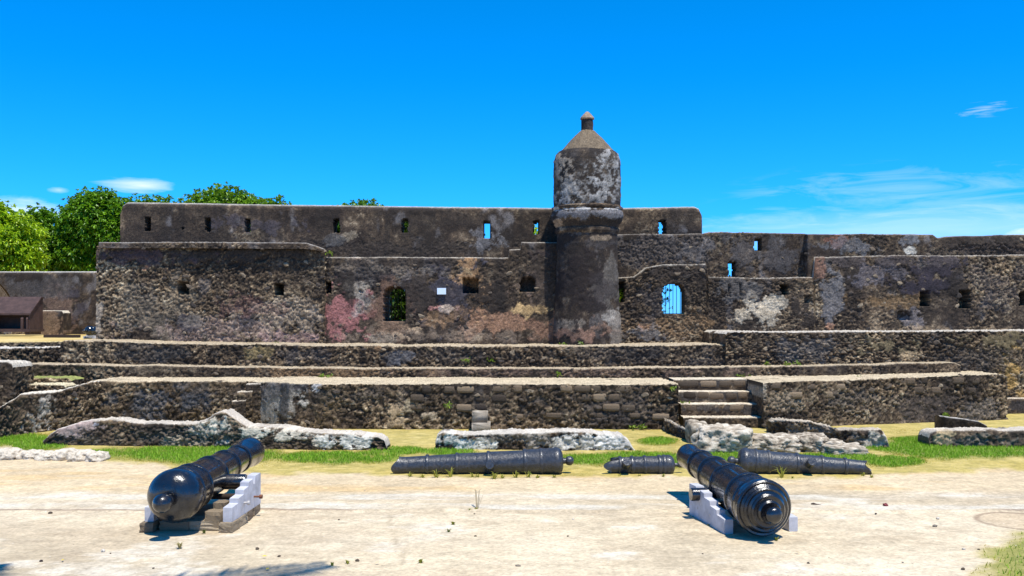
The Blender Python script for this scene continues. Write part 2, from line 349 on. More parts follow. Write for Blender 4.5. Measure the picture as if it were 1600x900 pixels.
def block_mesh(seed):
    bm = bmesh.new(); bmesh.ops.create_cube(bm, size=2); bmesh.ops.subdivide_edges(bm, edges=bm.edges, cuts=2, use_grid_fill=True)
    from mathutils import noise
    for v in bm.verts:
        e = sum(1 for k in v.co if abs(k) > .99)
        if e >= 2: v.co *= (.93 if e == 2 else .86)
        v.co += Vector((noise.noise(v.co*1.1+Vector((seed*9, 0, 0))), noise.noise(v.co*1.3+Vector((0, seed*7, 0)))*.6, noise.noise(v.co+Vector((0, 0, seed*5)))))*.14
    return bm_mesh('stone_block', bm, True)
BLOCKS = [block_mesh(i) for i in range(7)]
for m_ in BLOCKS: m_.materials.append(M['block'])
def stud(o, n, seed, smin=.045, smax=.085, box=None):
    """single stones big enough to pick out, bedded in the face of a wall"""
    n = int(n*.7); ob, pos, ok, px, py = WALLS[o.name]; rs = random.Random(seed); cand = np.argwhere(ok); k = 0; tries = 0; used = []
    while k < n and tries < n*12:
        tries += 1; i, j = cand[rs.randrange(len(cand))]
        if box and not (box[0] < px[i, j] < box[2] and box[1] < py[i, j] < box[3]): continue
        if not (-5 < px[i, j] < 1605): continue
        p = pos[i, j]
        if any((p[0]-q[0])**2+(p[2]-q[2])**2 < .045 for q in used): continue
        used.append(p); s = rs.uniform(smin, smax)*.82
        c = link('stone', STONES[rs.randrange(8)], None, ob, (p[0], p[1]+s*.30, p[2]))
        c.scale = (s*rs.uniform(.9, 1.6), s*.6, s*rs.uniform(.6, 1)); c.rotation_euler = (rs.uniform(-.3, .3), rs.uniform(-.5, .5), rs.uniform(-.2, .2)); k += 1
def course(o, y0, y1, x0, x1, seed, keep=.6, proud=.0):
    ob, pos, ok, px, py = WALLS[o.name]; rs = random.Random(seed); x = x0
    while x < x1-14:
        w = rs.uniform(15, 34); xe = min(x+w, x1)
        if rs.random() < keep:
            cx = (x+xe)/2; cy = (y0+y1)/2+rs.uniform(-.8, .8)
            d2 = np.where(ok, (px-cx)**2+(py-cy)**2, 1e9); i, j = np.unravel_index(np.argmin(d2), d2.shape)
            p = pos[i, j]; s = p[1]/F
            c = link('stone_block', BLOCKS[rs.randrange(7)], None, ob, (p[0], p[1]+.066-proud, p[2]))
            c.scale = ((xe-x)*s*.485, .085, (y1-y0)*s*.5*rs.uniform(.88, 1.0)); c.rotation_euler = (0, rs.uniform(-.03, .03), rs.uniform(-.05, .05))
        x = xe+1.2
def flat_d(ctrl, z):      # helper: rows of (px, d) at one height
    return [(a, d, HOR+(H-z)*F/d) for a, d in ctrl]

# ------------------------------------------------------------------ the fort
# parapet on top of the curtain, with loopholes
par = wall('parapet_wall', [(188, 26, 330, 424), (191, 26, 319, 424), (197, 26, 315, 424), (520, 26, 320, 424), (860, 26, 324, 424), (975, 26, 324, 424), (1086, 26, 322, 424), (1093, 26, 325, 424), (1097, 26, 334, 424)], 3,
    thick=.5, r=.15, rub=.03, und=.02, sm0=.85, cell=.12, streak=.7, topcol=(.33, .31, .275), topamt=1.,
    holes=[(227, 339, 235, 361, 'slit', .6), (321, 340, 329, 362, 'slit', None), (383, 341, 391, 362, 'slit', None), (521, 342, 530, 363, 'slit', None), (628, 342, 637, 363, 'slit', None), (756, 345, 766, 372, 'slit', None), (834, 345, 842, 366, 'slit', None), (1030, 344, 1040, 371, 'slit', None), (284, 356, 287, 359, 'slit', .3)],
    zones=[(600, 388, 330, 14, DARK, .8, .3), (770, 372, 20, 20, GREY, .6, 1), (545, 370, 16, 6, BEIGE, .3, .6), (525, 376, 18, 7, (.11, .10, .09), .6, 1), (1060, 350, 40, 22, DARK, .5, 1), (700, 345, 60, 12, DARK, .5, 1), (410, 350, 60, 12, (.06, .05, .055), .6, 1)])
tag(par, 'long dark plastered parapet with narrow loopholes and a whitened rounded top', 'parapet')
bas = wall('bastion_wall', [(150, 24.9, 384, 546), (330, 24.9, 386, 546), (507, 24.95, 388, 546)], 5, thick=1.4, r=.05, rub=.05, cell=.115, und=.05, sm0=.12, streak=.35, topcol=None, res=.027,
    holes=[(277, 441, 295, 459, 'slit', .6), (428, 444, 443, 461, 'slit', .6)],
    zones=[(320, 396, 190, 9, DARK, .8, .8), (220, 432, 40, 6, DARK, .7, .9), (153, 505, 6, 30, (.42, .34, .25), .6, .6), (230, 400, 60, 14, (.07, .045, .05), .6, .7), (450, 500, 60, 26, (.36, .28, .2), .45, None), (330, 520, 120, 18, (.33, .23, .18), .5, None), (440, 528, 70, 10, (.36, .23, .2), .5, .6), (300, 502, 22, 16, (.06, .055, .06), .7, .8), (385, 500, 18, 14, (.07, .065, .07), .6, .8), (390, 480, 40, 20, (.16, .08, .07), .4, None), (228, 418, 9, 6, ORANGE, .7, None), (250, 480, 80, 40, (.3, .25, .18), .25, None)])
tag(bas, 'broad rough coral rubble bastion face with two small dark putlog holes', 'wall'); stud(bas, 150, 11, .05, .1)
cop = wall('coping_course', [(154, 24.72, 378, 387.5), (330, 24.72, 378, 388), (478, 24.76, 379, 389), (494, 24.8, 384, 391), (507, 24.85, 389, 393)], 6, thick=1.28, r=.05, rub=.04, und=.015, sm0=.45, streak=.4, topcol=GREYTOP, topamt=.7)
tag(cop, 'projecting stone string course along the top of the bastion face', 'coping'); stud(cop, 26, 12, .04, .06)
mid = wall('curtain_wall', [(505, 25.05, 401, 548), (700, 25.05, 402, 548), (794, 25.05, 403, 548), (796, 25.05, 390, 548), (813, 25.05, 389, 548), (815, 25.05, 378, 548), (880, 25.05, 378, 548)], 8, thick=1.2, r=.07, rub=.05, cell=.11, und=.04, sm0=.6, streak=.5, topcol=(.36, .32, .26), topamt=.9, res=.027,
    holes=[(600, 447, 633, 502, 'arch', None), (505, 440, 517, 458, 'slit', .5), (723, 434, 747, 458, 'slit', .6), (813, 432, 837, 455, 'arch', .6), (560, 452, 566, 457, 'slit', .1)],
    zones=[(538, 496, 34, 32, PINK, .9, .75), (514, 507, 16, 24, PINK, .65, .8), (564, 452, 18, 18, (.30, .25, .19), .8, .85), (570, 478, 14, 16, (.33, .29, .24), .5, .4), (610, 482, 34, 42, (.15, .085, .055), .7, .85),
           (735, 445, 24, 34, OCHRE, .95, .9), (735, 422, 16, 10, (.36, .25, .13), .6, .8), (690, 455, 44, 44, (.048, .042, .048), .95, 1), (655, 455, 22, 34, DARK, .9, 1), (780, 458, 32, 30, SOOT, .95, 1), (770, 475, 20, 14, SOOT, .8, 1),
           (795, 503, 54, 17, (.30, .165, .095), .75, .6), (740, 508, 36, 16, (.30, .17, .10), .7, .7), (830, 484, 26, 8, (.44, .29, .13), .9, .9), (850, 520, 30, 16, (.24, .13, .08), .6, .6), (638, 520, 16, 12, (.50, .36, .22), .8, 1), (590, 528, 22, 8, (.30, .24, .17), .7, .8), (615, 514, 60, 18, (.20, .13, .08), .6, .7), (678, 516, 36, 14, DARK, .8, 1), (700, 498, 36, 14, OCHRE, .4, .5),
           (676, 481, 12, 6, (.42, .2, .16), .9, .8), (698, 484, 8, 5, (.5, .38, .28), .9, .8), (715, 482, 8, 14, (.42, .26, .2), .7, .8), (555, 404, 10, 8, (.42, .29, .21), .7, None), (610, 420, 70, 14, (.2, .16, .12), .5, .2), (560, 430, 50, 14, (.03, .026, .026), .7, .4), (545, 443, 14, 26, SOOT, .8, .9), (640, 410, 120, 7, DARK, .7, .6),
           (843, 395, 26, 14, (.05, .035, .03), .8, .9), (825, 443, 22, 20, (.16, .11, .08), .7, .6), (850, 450, 16, 40, DARK, .6, .9), (700, 525, 160, 10, (.3, .22, .15), .4, None)])
tag(mid, 'patched curtain wall with pink and orange plaster and a barred arched window', 'wall'); stud(mid, 60, 13, .045, .085)
rlow = wall('curtain_wall', [(962, 25.05, 433, 548), (991, 25.05, 432, 548), (999, 25.05, 427, 548), (1010, 25.05, 418, 548), (1036, 25.05, 413, 548), (1103, 25.05, 413, 548), (1107, 25.05, 433, 548), (1190, 25.05, 434, 548), (1271, 25.05, 433, 548), (1274, 25.05, 401, 548), (1400, 25.05, 399, 548), (1490, 25.05, 399, 548), (1620, 25.2, 397, 560), (1930, 25.6, 398, 560)], 10, thick=.42, r=.06, rub=.05, cell=.11, und=.05, sm0=.3, streak=.4, topcol=(.32, .285, .235), topamt=.9, ragged=.02,
    holes=[(1036, 442, 1069, 491, 'arch', None), (966, 440, 976, 472, 'slit', .6), (1219, 445, 1232, 460, 'slit', .5), (1438, 455, 1452, 478, 'slit', .5), (1498, 453, 1516, 481, 'slit', .55), (1593, 456, 1604, 477, 'slit', .5), (1402, 486, 1424, 500, 'slit', .14), (1256, 462, 1268, 474, 'slit', .12), (1137, 444, 1141, 464, 'slit', .08), (1155, 443, 1158, 462, 'slit', .08)],
    zones=[(1180, 480, 34, 22, (.46, .38, .27), .9, .7), (1200, 490, 16, 12, BEIGE, .8, .9), (1165, 492, 14, 10, BEIGE, .7, .8), (1215, 470, 18, 10, (.40, .34, .25), .7, .6), (1160, 452, 40, 18, (.085, .078, .072), .7, .8), (1325, 440, 22, 16, SOOT, .9, .9), (1262, 478, 16, 20, SOOT, .8, .9), (1455, 428, 48, 26, (.030, .024, .030), .95, 1), (1498, 445, 14, 22, SOOT, .9, 1), (1395, 440, 16, 16, DARK, .8, .9),
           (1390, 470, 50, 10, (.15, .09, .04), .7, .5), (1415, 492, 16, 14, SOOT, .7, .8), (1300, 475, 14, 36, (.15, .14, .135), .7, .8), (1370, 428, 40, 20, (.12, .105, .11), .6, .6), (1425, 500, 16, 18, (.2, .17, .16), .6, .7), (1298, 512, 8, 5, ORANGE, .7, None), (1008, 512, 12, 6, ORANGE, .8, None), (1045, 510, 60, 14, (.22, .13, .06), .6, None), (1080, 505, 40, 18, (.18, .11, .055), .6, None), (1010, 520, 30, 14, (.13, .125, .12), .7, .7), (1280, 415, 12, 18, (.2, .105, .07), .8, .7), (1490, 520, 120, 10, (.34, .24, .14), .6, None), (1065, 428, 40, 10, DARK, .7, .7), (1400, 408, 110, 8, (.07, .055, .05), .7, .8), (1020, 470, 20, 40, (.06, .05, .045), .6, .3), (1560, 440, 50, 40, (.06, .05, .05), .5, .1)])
tag(rlow, 'rough coral wall right of the turret with an open barred arch and square holes', 'wall'); stud(rlow, 150, 14, .045, .09)
rup = wall('upper_wall', [(960, 25.45, 366, 441), (1098, 25.45, 365, 441), (1108, 25.45, 363, 441), (1258, 25.45, 365, 441), (1262, 25.18, 366, 441), (1458, 25.18, 366, 441), (1466, 25.2, 371, 441), (1480, 25.2, 369, 441), (1540, 25.25, 368, 441), (1620, 25.3, 366, 441), (1930, 25.7, 368, 441)], 12, thick=.36, r=.05, rub=.05, cell=.11, und=.03, sm0=.62, streak=.75, topcol=(.24, .215, .18), topamt=.8, ragged=.022,
    holes=[(1139, 409, 1149, 432, 'slit', None), (1179, 373, 1190, 391, 'slit', None)],
    zones=[(1020, 385, 90, 26, (.06, .05, .045), .8, 0), (1085, 395, 24, 16, (.10, .09, .085), .6, .7), (1305, 376, 24, 9, (.16, .07, .045), .8, .6), (1345, 385, 40, 12, (.15, .15, .155), .5, .9), (1415, 378, 20, 10, (.17, .17, .175), .6, .9), (1190, 400, 60, 28, (.075, .068, .066), .6, 1), (1540, 380, 80, 9, DARK, .7, .8), (1540, 392, 90, 8, (.035, .026, .022), .8, 0), (1423, 392, 8, 5, (.5, .46, .38), .9, None)])
tag(rup, 'dark weathered upper wall with two thin slits, right of the turret', 'wall'); stud(rup, 60, 15, .045, .08)
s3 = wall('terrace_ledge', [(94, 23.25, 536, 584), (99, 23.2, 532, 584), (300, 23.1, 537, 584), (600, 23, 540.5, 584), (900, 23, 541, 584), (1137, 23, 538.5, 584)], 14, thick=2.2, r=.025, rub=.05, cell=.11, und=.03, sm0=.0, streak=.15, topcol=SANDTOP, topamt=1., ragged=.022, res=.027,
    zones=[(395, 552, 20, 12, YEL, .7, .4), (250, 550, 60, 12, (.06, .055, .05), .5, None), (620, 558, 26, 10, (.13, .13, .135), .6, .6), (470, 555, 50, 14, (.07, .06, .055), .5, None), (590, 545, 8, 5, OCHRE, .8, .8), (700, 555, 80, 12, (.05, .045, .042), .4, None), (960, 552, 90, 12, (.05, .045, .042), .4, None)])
tag(s3, 'highest rubble terrace ledge running below the turret and curtain wall', 'ledge'); stud(s3, 150, 16, .045, .08)
s3r = wall('terrace_block', [(1134, 22.9, 522, 586), (1138, 22.9, 518.5, 586), (1300, 23.0, 518.5, 590), (1500, 23.3, 517, 610), (1660, 23.7, 516, 640), (1930, 24.2, 515, 640)], 16, thick=2.2, r=.025, rub=.058, cell=.13, und=.03, sm0=.05, streak=.2, topcol=(.42, .38, .32), topamt=1., ragged=.01,
    zones=[(1395, 540, 34, 18, (.15, .115, .06), .85, .9), (1545, 530, 70, 14, (.15, .115, .06), .85, .9), (1585, 590, 24, 34, (.34, .21, .07), .85, .3), (1420, 558, 16, 8, (.42, .3, .17), .7, None), (1260, 545, 60, 18, (.12, .12, .12), .35, None), (1500, 560, 60, 20, (.05, .045, .04), .5, None)])
tag(s3r, 'higher rubble terrace block with ochre stained plaster patches', 'ledge'); stud(s3r, 110, 17, .045, .085)
blk = wall('ledge_slab', [(1108, 24.3, 519, 540), (1114, 24.3, 515.5, 540), (1150, 24.3, 516, 540)], 17, thick=.8, r=.06, rub=.03, sm0=.5, topcol=(.45, .40, .32)); tag(blk, 'short pale stone slab where the upper terrace ledge steps up', 'slab')
s2 = wall('terrace_step', [(22, 22.6, 569, 604), (130, 22.5, 570, 604), (450, 22.3, 575, 604), (850, 22.2, 576.5, 604), (1150, 22.25, 573, 604), (1380, 22.45, 570, 600), (1400, 22.5, 567, 600), (1492, 22.7, 566, 600), (1502, 22.75, 571, 600)], 18, thick=.95, r=.025, rub=.045, cell=.12, und=.02, sm0=.1, streak=.1, topcol=SANDTOP, topamt=1., ragged=.022, zones=[(520, 580, 120, 8, (.26, .16, .08), .5, None), (200, 578, 120, 6, (.22, .17, .11), .4, None), (900, 582, 200, 6, (.2, .13, .09), .4, None)])
tag(s2, 'narrow low rubble step between the two big terrace ledges', 'step'); stud(s2, 70, 18, .035, .06)
ZT = .967
def tt(d, z=ZT): return HOR+(H-z)*F/d
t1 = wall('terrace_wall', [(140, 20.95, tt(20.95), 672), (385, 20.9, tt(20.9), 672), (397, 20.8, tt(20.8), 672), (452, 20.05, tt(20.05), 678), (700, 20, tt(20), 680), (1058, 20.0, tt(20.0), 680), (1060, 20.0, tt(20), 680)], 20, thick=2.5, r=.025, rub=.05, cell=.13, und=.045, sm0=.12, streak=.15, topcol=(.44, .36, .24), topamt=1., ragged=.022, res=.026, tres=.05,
    zones=[(428, 640, 24, 36, (.27, .235, .19), .9, .9), (418, 612, 20, 16, (.10, .085, .075), .7, .8), (445, 625, 5, 40, (.045, .04, .04), .7, .9), (470, 612, 12, 12, (.42, .38, .32), 1.8, .9), (470, 630, 9, 8, (.46, .42, .35), .7, .9), (495, 602, 14, 8, (.45, .43, .40), .8, .9), (460, 600, 18, 16, (.055, .055, .06), .6, .9),
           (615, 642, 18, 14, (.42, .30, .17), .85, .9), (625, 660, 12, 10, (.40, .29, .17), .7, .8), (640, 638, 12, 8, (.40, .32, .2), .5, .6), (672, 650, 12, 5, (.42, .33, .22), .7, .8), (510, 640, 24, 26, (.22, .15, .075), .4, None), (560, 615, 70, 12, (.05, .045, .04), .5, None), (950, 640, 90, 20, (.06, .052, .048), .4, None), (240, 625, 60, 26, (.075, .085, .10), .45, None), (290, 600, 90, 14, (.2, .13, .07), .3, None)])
tag(t1, 'long lower terrace wall of rubble and squared blocks beside the stone steps', 'wall'); stud(t1, 130, 19, .04, .08)
for i, (a, b, k) in enumerate(((602, 614, .55), (616, 629, .6), (631, 643, .55), (645, 655, .4))): course(t1, a, b, 640 if i else 560, 1056, 40+i, k)
t1r = wall('terrace_wall', [(1193, 20.15, 598, 676), (1196, 20.15, 597, 676), (1300, 20.65, 594, 674), (1450, 21.35, 588, 668), (1560, 21.9, 583.5, 662), (1569, 21.95, 585, 662), (1574, 22.0, 590, 662)], 22, thick=2.0, r=.025, rub=.05, cell=.13, und=.04, sm0=.12, streak=.15, topcol=(.44, .36, .24), topamt=1., ragged=.022, zones=[(1230, 630, 24, 16, (.30, .23, .15), .5, None), (1330, 620, 60, 12, (.06, .055, .05), .5, None), (1530, 640, 26, 16, (.18, .15, .12), .5, None), (1192, 610, 6, 10, (.4, .33, .24), .6, .6), (1440, 640, 60, 20, (.055, .045, .04), .5, None)])
tag(t1r, 'lower terrace wall of rubble angling away right of the stone steps', 'wall'); stud(t1r, 90, 20, .04, .08); course(t1r, 599, 610, 1200, 1330, 60, .6); course(t1r, 612, 624, 1200, 1320, 61, .5); course(t1r, 590, 601, 1400, 1555, 62, .5); course(t1r, 604, 616, 1420, 1560, 63, .45)
st = thing('stone_steps', 'flight of worn stone steps cut through the lower terrace wall', 'steps', (0, 0, 0))
for i, (x0, x1, d, z, zb) in enumerate(((1052, 1200, 21.55, .97, .5), (1058, 1192, 21.15, .725, .3), (1064, 1198, 20.7, .485, .1), (1068, 1224, 20.3, .24, -.1))):
    w = wall('step', [(x0, d, tt(d, z), tt(d, zb)), (x1, d, tt(d, z), tt(d, zb))], 24+i, thick=.7 if i else 1.0, r=.03, rub=.03, cell=.1, und=.015, sm0=.5, topcol=(.55, .47, .35), topamt=1., parent=st, ragged=.008, zones=[(1130, 620, 90, 8, (.05, .047, .045), .6, .8), (1130, 600, 70, 6, (.05, .047, .045), .6, .8), (1130, 640, 70, 7, (.05, .047, .045), .6, .8)])  # dark riser patches paint the shadow of the steps into the colour
    if i < 3: course(w, tt(d, z)+1.5, tt(d, z)+12, x0+8, x1-4, 70+i, .75)
rampd = [(160, 21.0, 594, 672), (140, 20.6, 595, 672), (120, 20.3, 601, 674), (100, 20.0, 607, 676), (92, 19.9, 611, 678), (30, 19.0, 617, 690), (22, 18.9, 624, 692), (2, 18.5, 633, 696), (-20, 18.2, 645, 700), (-90, 17.4, 672, 708)]
ramp = wall('ramp_wall', rampd[::-1], 30, thick=.7, r=.07, rub=.055, cell=.14, und=.06, sm0=.12, topcol=(.58, .52, .42), topamt=1., ragged=.03, zones=[(58, 655, 26, 18, (.46, .41, .34), 1.8, .6), (70, 640, 12, 14, (.44, .39, .32), 1.7, .6)])
tag(ramp, 'sloping rubble ramp wall descending from the end of the lower terrace', 'wall'); stud(ramp, 45, 21, .045, .085)
pier = wall('stone_pier', [(-300, 20.6, 566, 690), (10, 20.6, 564.5, 690), (17, 20.6, 567, 690), (20, 20.6, 574, 690)], 31, thick=.9, r=.06, rub=.055, und=.06, sm0=.1, topcol=(.5, .45, .37)); tag(pier, 'blocky rubble pier standing behind the ramp wall', 'pier'); stud(pier, 22, 22, .045, .08)
lb = wall('low_wall', [(16, 21.3, 600, 640), (96, 21.2, 600, 640), (102, 21.2, 604, 640)], 32, thick=.6, r=.05, rub=.05, sm0=0, topcol=(.5, .43, .28)); tag(lb, 'short low rubble wall with grassy top between pier and lower terrace', 'wall'); stud(lb, 16, 23, .04, .06)
lg = wall('low_wall', [(18, 21.9, 590, 625), (104, 21.85, 590, 625), (112, 21.8, 594, 625)], 33, thick=1.0, r=.05, rub=.045, sm0=0, topcol=(.22, .24, .07)); tag(lg, 'low turf topped rubble kerb below the narrow terrace step', 'wall')
u1 = wall('low_wall', [(-300, 23.6, 543, 584), (12, 23.6, 543, 584), (14, 23.6, 543, 584), (100, 23.6, 541, 584)], 34, thick=.7, r=.05, rub=.055, sm0=0, topcol=(.46, .42, .36), ragged=.02); tag(u1, 'rough low wall butting against the end of the highest terrace ledge', 'wall'); stud(u1, 22, 24, .04, .07)
u0 = wall('retaining_wall', [(-420, 24.6, 535, 560), (0, 24.6, 534.5, 560), (110, 24.6, 533, 560)], 35, thick=.5, r=.04, rub=.04, sm0=0, topcol=(.45, .35, .15)); tag(u0, 'thin rubble edge holding the dry grass of the upper yard', 'wall')
bw = wall('yard_wall', [(-420, 35, 424, 533), (155, 35, 424, 533), (235, 35, 424, 533)], 36, thick=.6, r=.12, rub=.03, cell=.14, und=.02, sm0=.75, streak=.7, topcol=(.46, .43, .38), res=.04, zones=[(95, 495, 26, 30, (.16, .10, .07), .7, .8), (60, 450, 50, 16, (.09, .08, .075), .5, .6), (118, 490, 16, 34, (.06, .05, .055), .7, .9)])
tag(bw, 'plain plastered yard wall with pale coping in front of the trees', 'wall')
bw2 = wall('low_wall', [(40, 34.3, 485, 533), (96, 34.3, 485, 533), (99, 34.3, 489, 533)], 37, thick=.6, r=.06, rub=.02, und=.02, sm0=1, streak=.4, topcol=(.50, .44, .34), res=.04, zones=[(80, 505, 24, 24, (.19, .125, .08), .8, 1)]); tag(bw2, 'low brownish plinth against the yard wall beside the iron hopper', 'wall')
eb = wall('low_wall', [(1560, 23.3, 622, 652), (1900, 23.3, 622, 652)], 38, thick=1.4, r=.05, rub=.03, sm0=.5, topcol=(.52, .44, .33), zones=[(1600, 640, 60, 14, (.035, .03, .03), .9, .6)]); tag(eb, 'low kerb wall with painted-on shade past the far end of the lower terrace', 'wall')  # dark patch on the face paints in shade cast from out of view

for i, (x0, x1, d_, y0, y1) in enumerate(((362, 384, 20.55, 626, 640), (370, 394, 20.6, 612, 627), (384, 410, 20.65, 599, 613))):
    b_ = wall('buttress_stone', [(x0, d_, y0, 668), (x1, d_, y0-1, 668)], 80+i, thick=.7, r=.05, rub=.04, und=.03, sm0=.3, topcol=(.52, .45, .35), ragged=.02)
    tag(b_, ('lowest', 'middle', 'topmost')[i]+' pale stepped stone of the ruined stair at the lower terrace corner', 'stone')
for o_ in list(COL.objects):
    if o_.parent is None and o_.get('label'): o_['kind'] = 'thing'
# watch turret
def lathe_grid(name, prof, cx, cy, seed, parent, res=.03, rub=.02, und=.012, sm0=.85, streak=.5, zones=(), white=0, close=True, tint=None):
    prof = np.array(prof, float); seg = np.hypot(np.diff(prof[:, 0]), np.diff(prof[:, 1])); cu = np.concatenate([[0], np.cumsum(seg)])
    g = np.concatenate([np.linspace(cu[i], cu[i+1], max(1, int(math.ceil(seg[i]/res))), endpoint=False) for i in range(len(seg))]+[[cu[-1]]])
    rr = np.interp(g, cu, prof[:, 0]); zz = np.interp(g, cu, prof[:, 1]); nt_ = max(24, int(2*math.pi*prof[:, 0].max()/res)); th = np.linspace(0, 2*math.pi, nt_, endpoint=False)
    R_, TH = np.meshgrid(rr, th); Zg, _ = np.meshgrid(zz, th); Gd, _ = np.meshgrid(g, th)
    dr = np.gradient(rr); dz = np.gradient(zz); l = np.hypot(dr, dz)+1e-9; nr_ = np.meshgrid(dz/l, th)[0]; nzz = np.meshgrid(-dr/l, th)[0]
    s = np.sin(TH); c_ = -np.cos(TH)
    U = (TH-math.pi)*max(prof[:, 0].max(), .2)+seed*11; 
    X0 = cx+R_*s; Y0 = cy+R_*c_; px = 800+F*X0/Y0; py = HOR-(Zg-H)*F/Y0
    wrap = sst(0, .25, np.minimum(TH, 2*math.pi-TH)); 
    disp, col = surface(U+TH*0, Gd, px, py, seed, rub, .11, und, sm0, zones, streak, np.zeros(U.shape), None, 0, white)
    # put the seam of the pattern at the back: theta 0 faces the camera, so shift
    if tint is not None: col = col*(1-tint[1])+np.asarray(tint[0])*tint[1]*(.6+.8*fbm(U*8, Gd*8, 4, seed+3))[..., None]
    V = np.stack([X0+disp*nr_*s, Y0+disp*nr_*c_, Zg+disp*nzz], -1)
    n, m = R_.shape; idx = np.arange(n*m).reshape(n, m); ix2 = np.roll(idx, -1, 0)
    q = np.stack([idx[:, :-1], ix2[:, :-1], ix2[:, 1:], idx[:, 1:]], -1).reshape(-1, 4)
    caps = [idx[::-1, 0][None, :], idx[:, -1][None, :]] if close else []
    return link(name, mesh(name, V.reshape(-1, 3), [q]+caps, col.reshape(-1, 3)), M['wall'], parent)
TX, TY = (917.5-800)*25/F, 25.0
tw = thing('watch_turret', 'tall round stone watch turret with conical roof standing against the wall', 'turret', (0, 0, 0))
def tz(py, d=25.0): return H-(py-HOR)*d/F
k = 24.75/F
def TP(lst): return [(hw*k, tz(py)) for hw, py in lst]
lathe_grid('shaft', TP([(55, 545), (54, 536), (52, 500), (49.5, 450), (47.5, 400), (47, 366)]), TX, TY, 61, tw, zones=[
    (915, 522, 70, 12, (.44, .25, .165), .95, .9), (940, 512, 34, 14, (.40, .24, .16), .8, .9), (958, 497, 12, 12, (.56, .5, .42), .9, .9), (966, 510, 10, 24, (.42, .36, .29), .7, .9), (890, 505, 20, 10, (.40, .33, .25), .7, .9), (955, 430, 14, 50, (.26, .23, .19), .6, 1), (935, 470, 16, 30, (.15, .13, .11), .6, 1), (885, 420, 8, 40, (.12, .10, .085), .5, 1), (905, 400, 30, 26, SOOT, .9, 1), (900, 450, 34, 60, (.022, .015, .014), .9, 1), (930, 380, 30, 8, (.12, .11, .105), .5, 1), (938, 373, 16, 4, (.42, .31, .2), .8, 1), (940, 450, 20, 26, (.06, .05, .05), .6, 1)], streak=.9, tint=((.018, .013, .011), .55))
lathe_grid('moulding', TP([(46, 371), (48, 366), (50, 363), (50, 359), (48, 357), (51, 351), (55, 345), (56.5, 338), (55.5, 332), (53, 330), (55.5, 328.5), (56, 325.5), (52, 323)]), TX, TY, 62, tw, res=.022, zones=[(917, 334, 60, 8, (.22, .21, .21), .6, 1), (917, 348, 60, 6, SOOT, .7, 1), (870, 350, 10, 10, (.36, .26, .17), .7, 1), (917, 326, 60, 3, (.40, .38, .35), .8, 1)], streak=.3)
lathe_grid('drum', TP([(52, 326), (53, 318), (52.8, 265), (52, 252), (49, 243), (45, 238.5)]), TX, TY, 63, tw, zones=[
    (940, 295, 34, 34, (.58, .55, .50), 1.85, 1), (925, 300, 22, 20, (.56, .53, .49), 1.8, 1), (955, 270, 20, 40, (.52, .5, .47), 1.8, 1), (897, 305, 24, 18, (.56, .53, .49), 1.8, 1), (935, 257, 24, 14, (.56, .53, .48), 1.8, 1), (887, 270, 24, 26, (.62, .50, .37), 1.8, 1), (905, 285, 20, 22, (.6, .55, .48), 1.7, 1)], streak=.35, tint=((.016, .014, .013), .5))
rf = lathe_grid('roof', TP([(46, 240), (43, 238), (24, 217), (12, 206), (9, 204)]), TX, TY, 64, tw, sm0=.85, streak=0, tint=((.15, .112, .07), .85), rub=.02)
lathe_grid('finial', TP([(9.5, 207), (9.2, 186.5)]), TX, TY, 65, rf, res=.02, und=.004, tint=((.03, .026, .026), .7))
lathe_grid('finial_cap', TP([(9, 187.5), (11, 186.5), (10.8, 184.5), (6, 178.5), (2.2, 175), (.4, 174.5)]), TX, TY, 66, rf, res=.02, und=.004, rub=.008, tint=((.27, .20, .14), .85))
# window bars
def bars(xs, y0, y1, d, label):
    o = thing('window_bars', label, 'window bars', P(sum(xs)/len(xs), y1, d))
    for x in xs:
        bm = bmesh.new(); a = P(x, y0, d)-o.location; b = P(x, y1, d)-o.location
        bmesh.ops.create_cone(bm, cap_ends=True, segments=8, radius1=.008, radius2=.008, depth=(a-b).length+.06, matrix=Matrix.Translation((a+b)/2))
        link('bar', bm_mesh('bar', bm, True), M['wood'], o)
bars([607, 612, 617, 622, 627], 446, 502, 25.35, 'upright iron bars in the dark arched window left of the turret')
bars([1040, 1046, 1051.5, 1057, 1063], 441, 491, 25.35, 'upright iron bars in the bright arched opening right of the turret')
bm = bmesh.new(); bmesh.ops.create_cube(bm, size=1); bmesh.ops.bevel(bm, geom=bm.edges[:], offset=.03, segments=1)
pq = link('wall_plaque', bm_mesh('wall_plaque', bm), M['plaque'], None, P(690, 455, 25.0)); pq.scale = (.23, .05, .165)
tag(pq, 'small blank white plaque fixed on the sooty patch of wall', 'plaque')

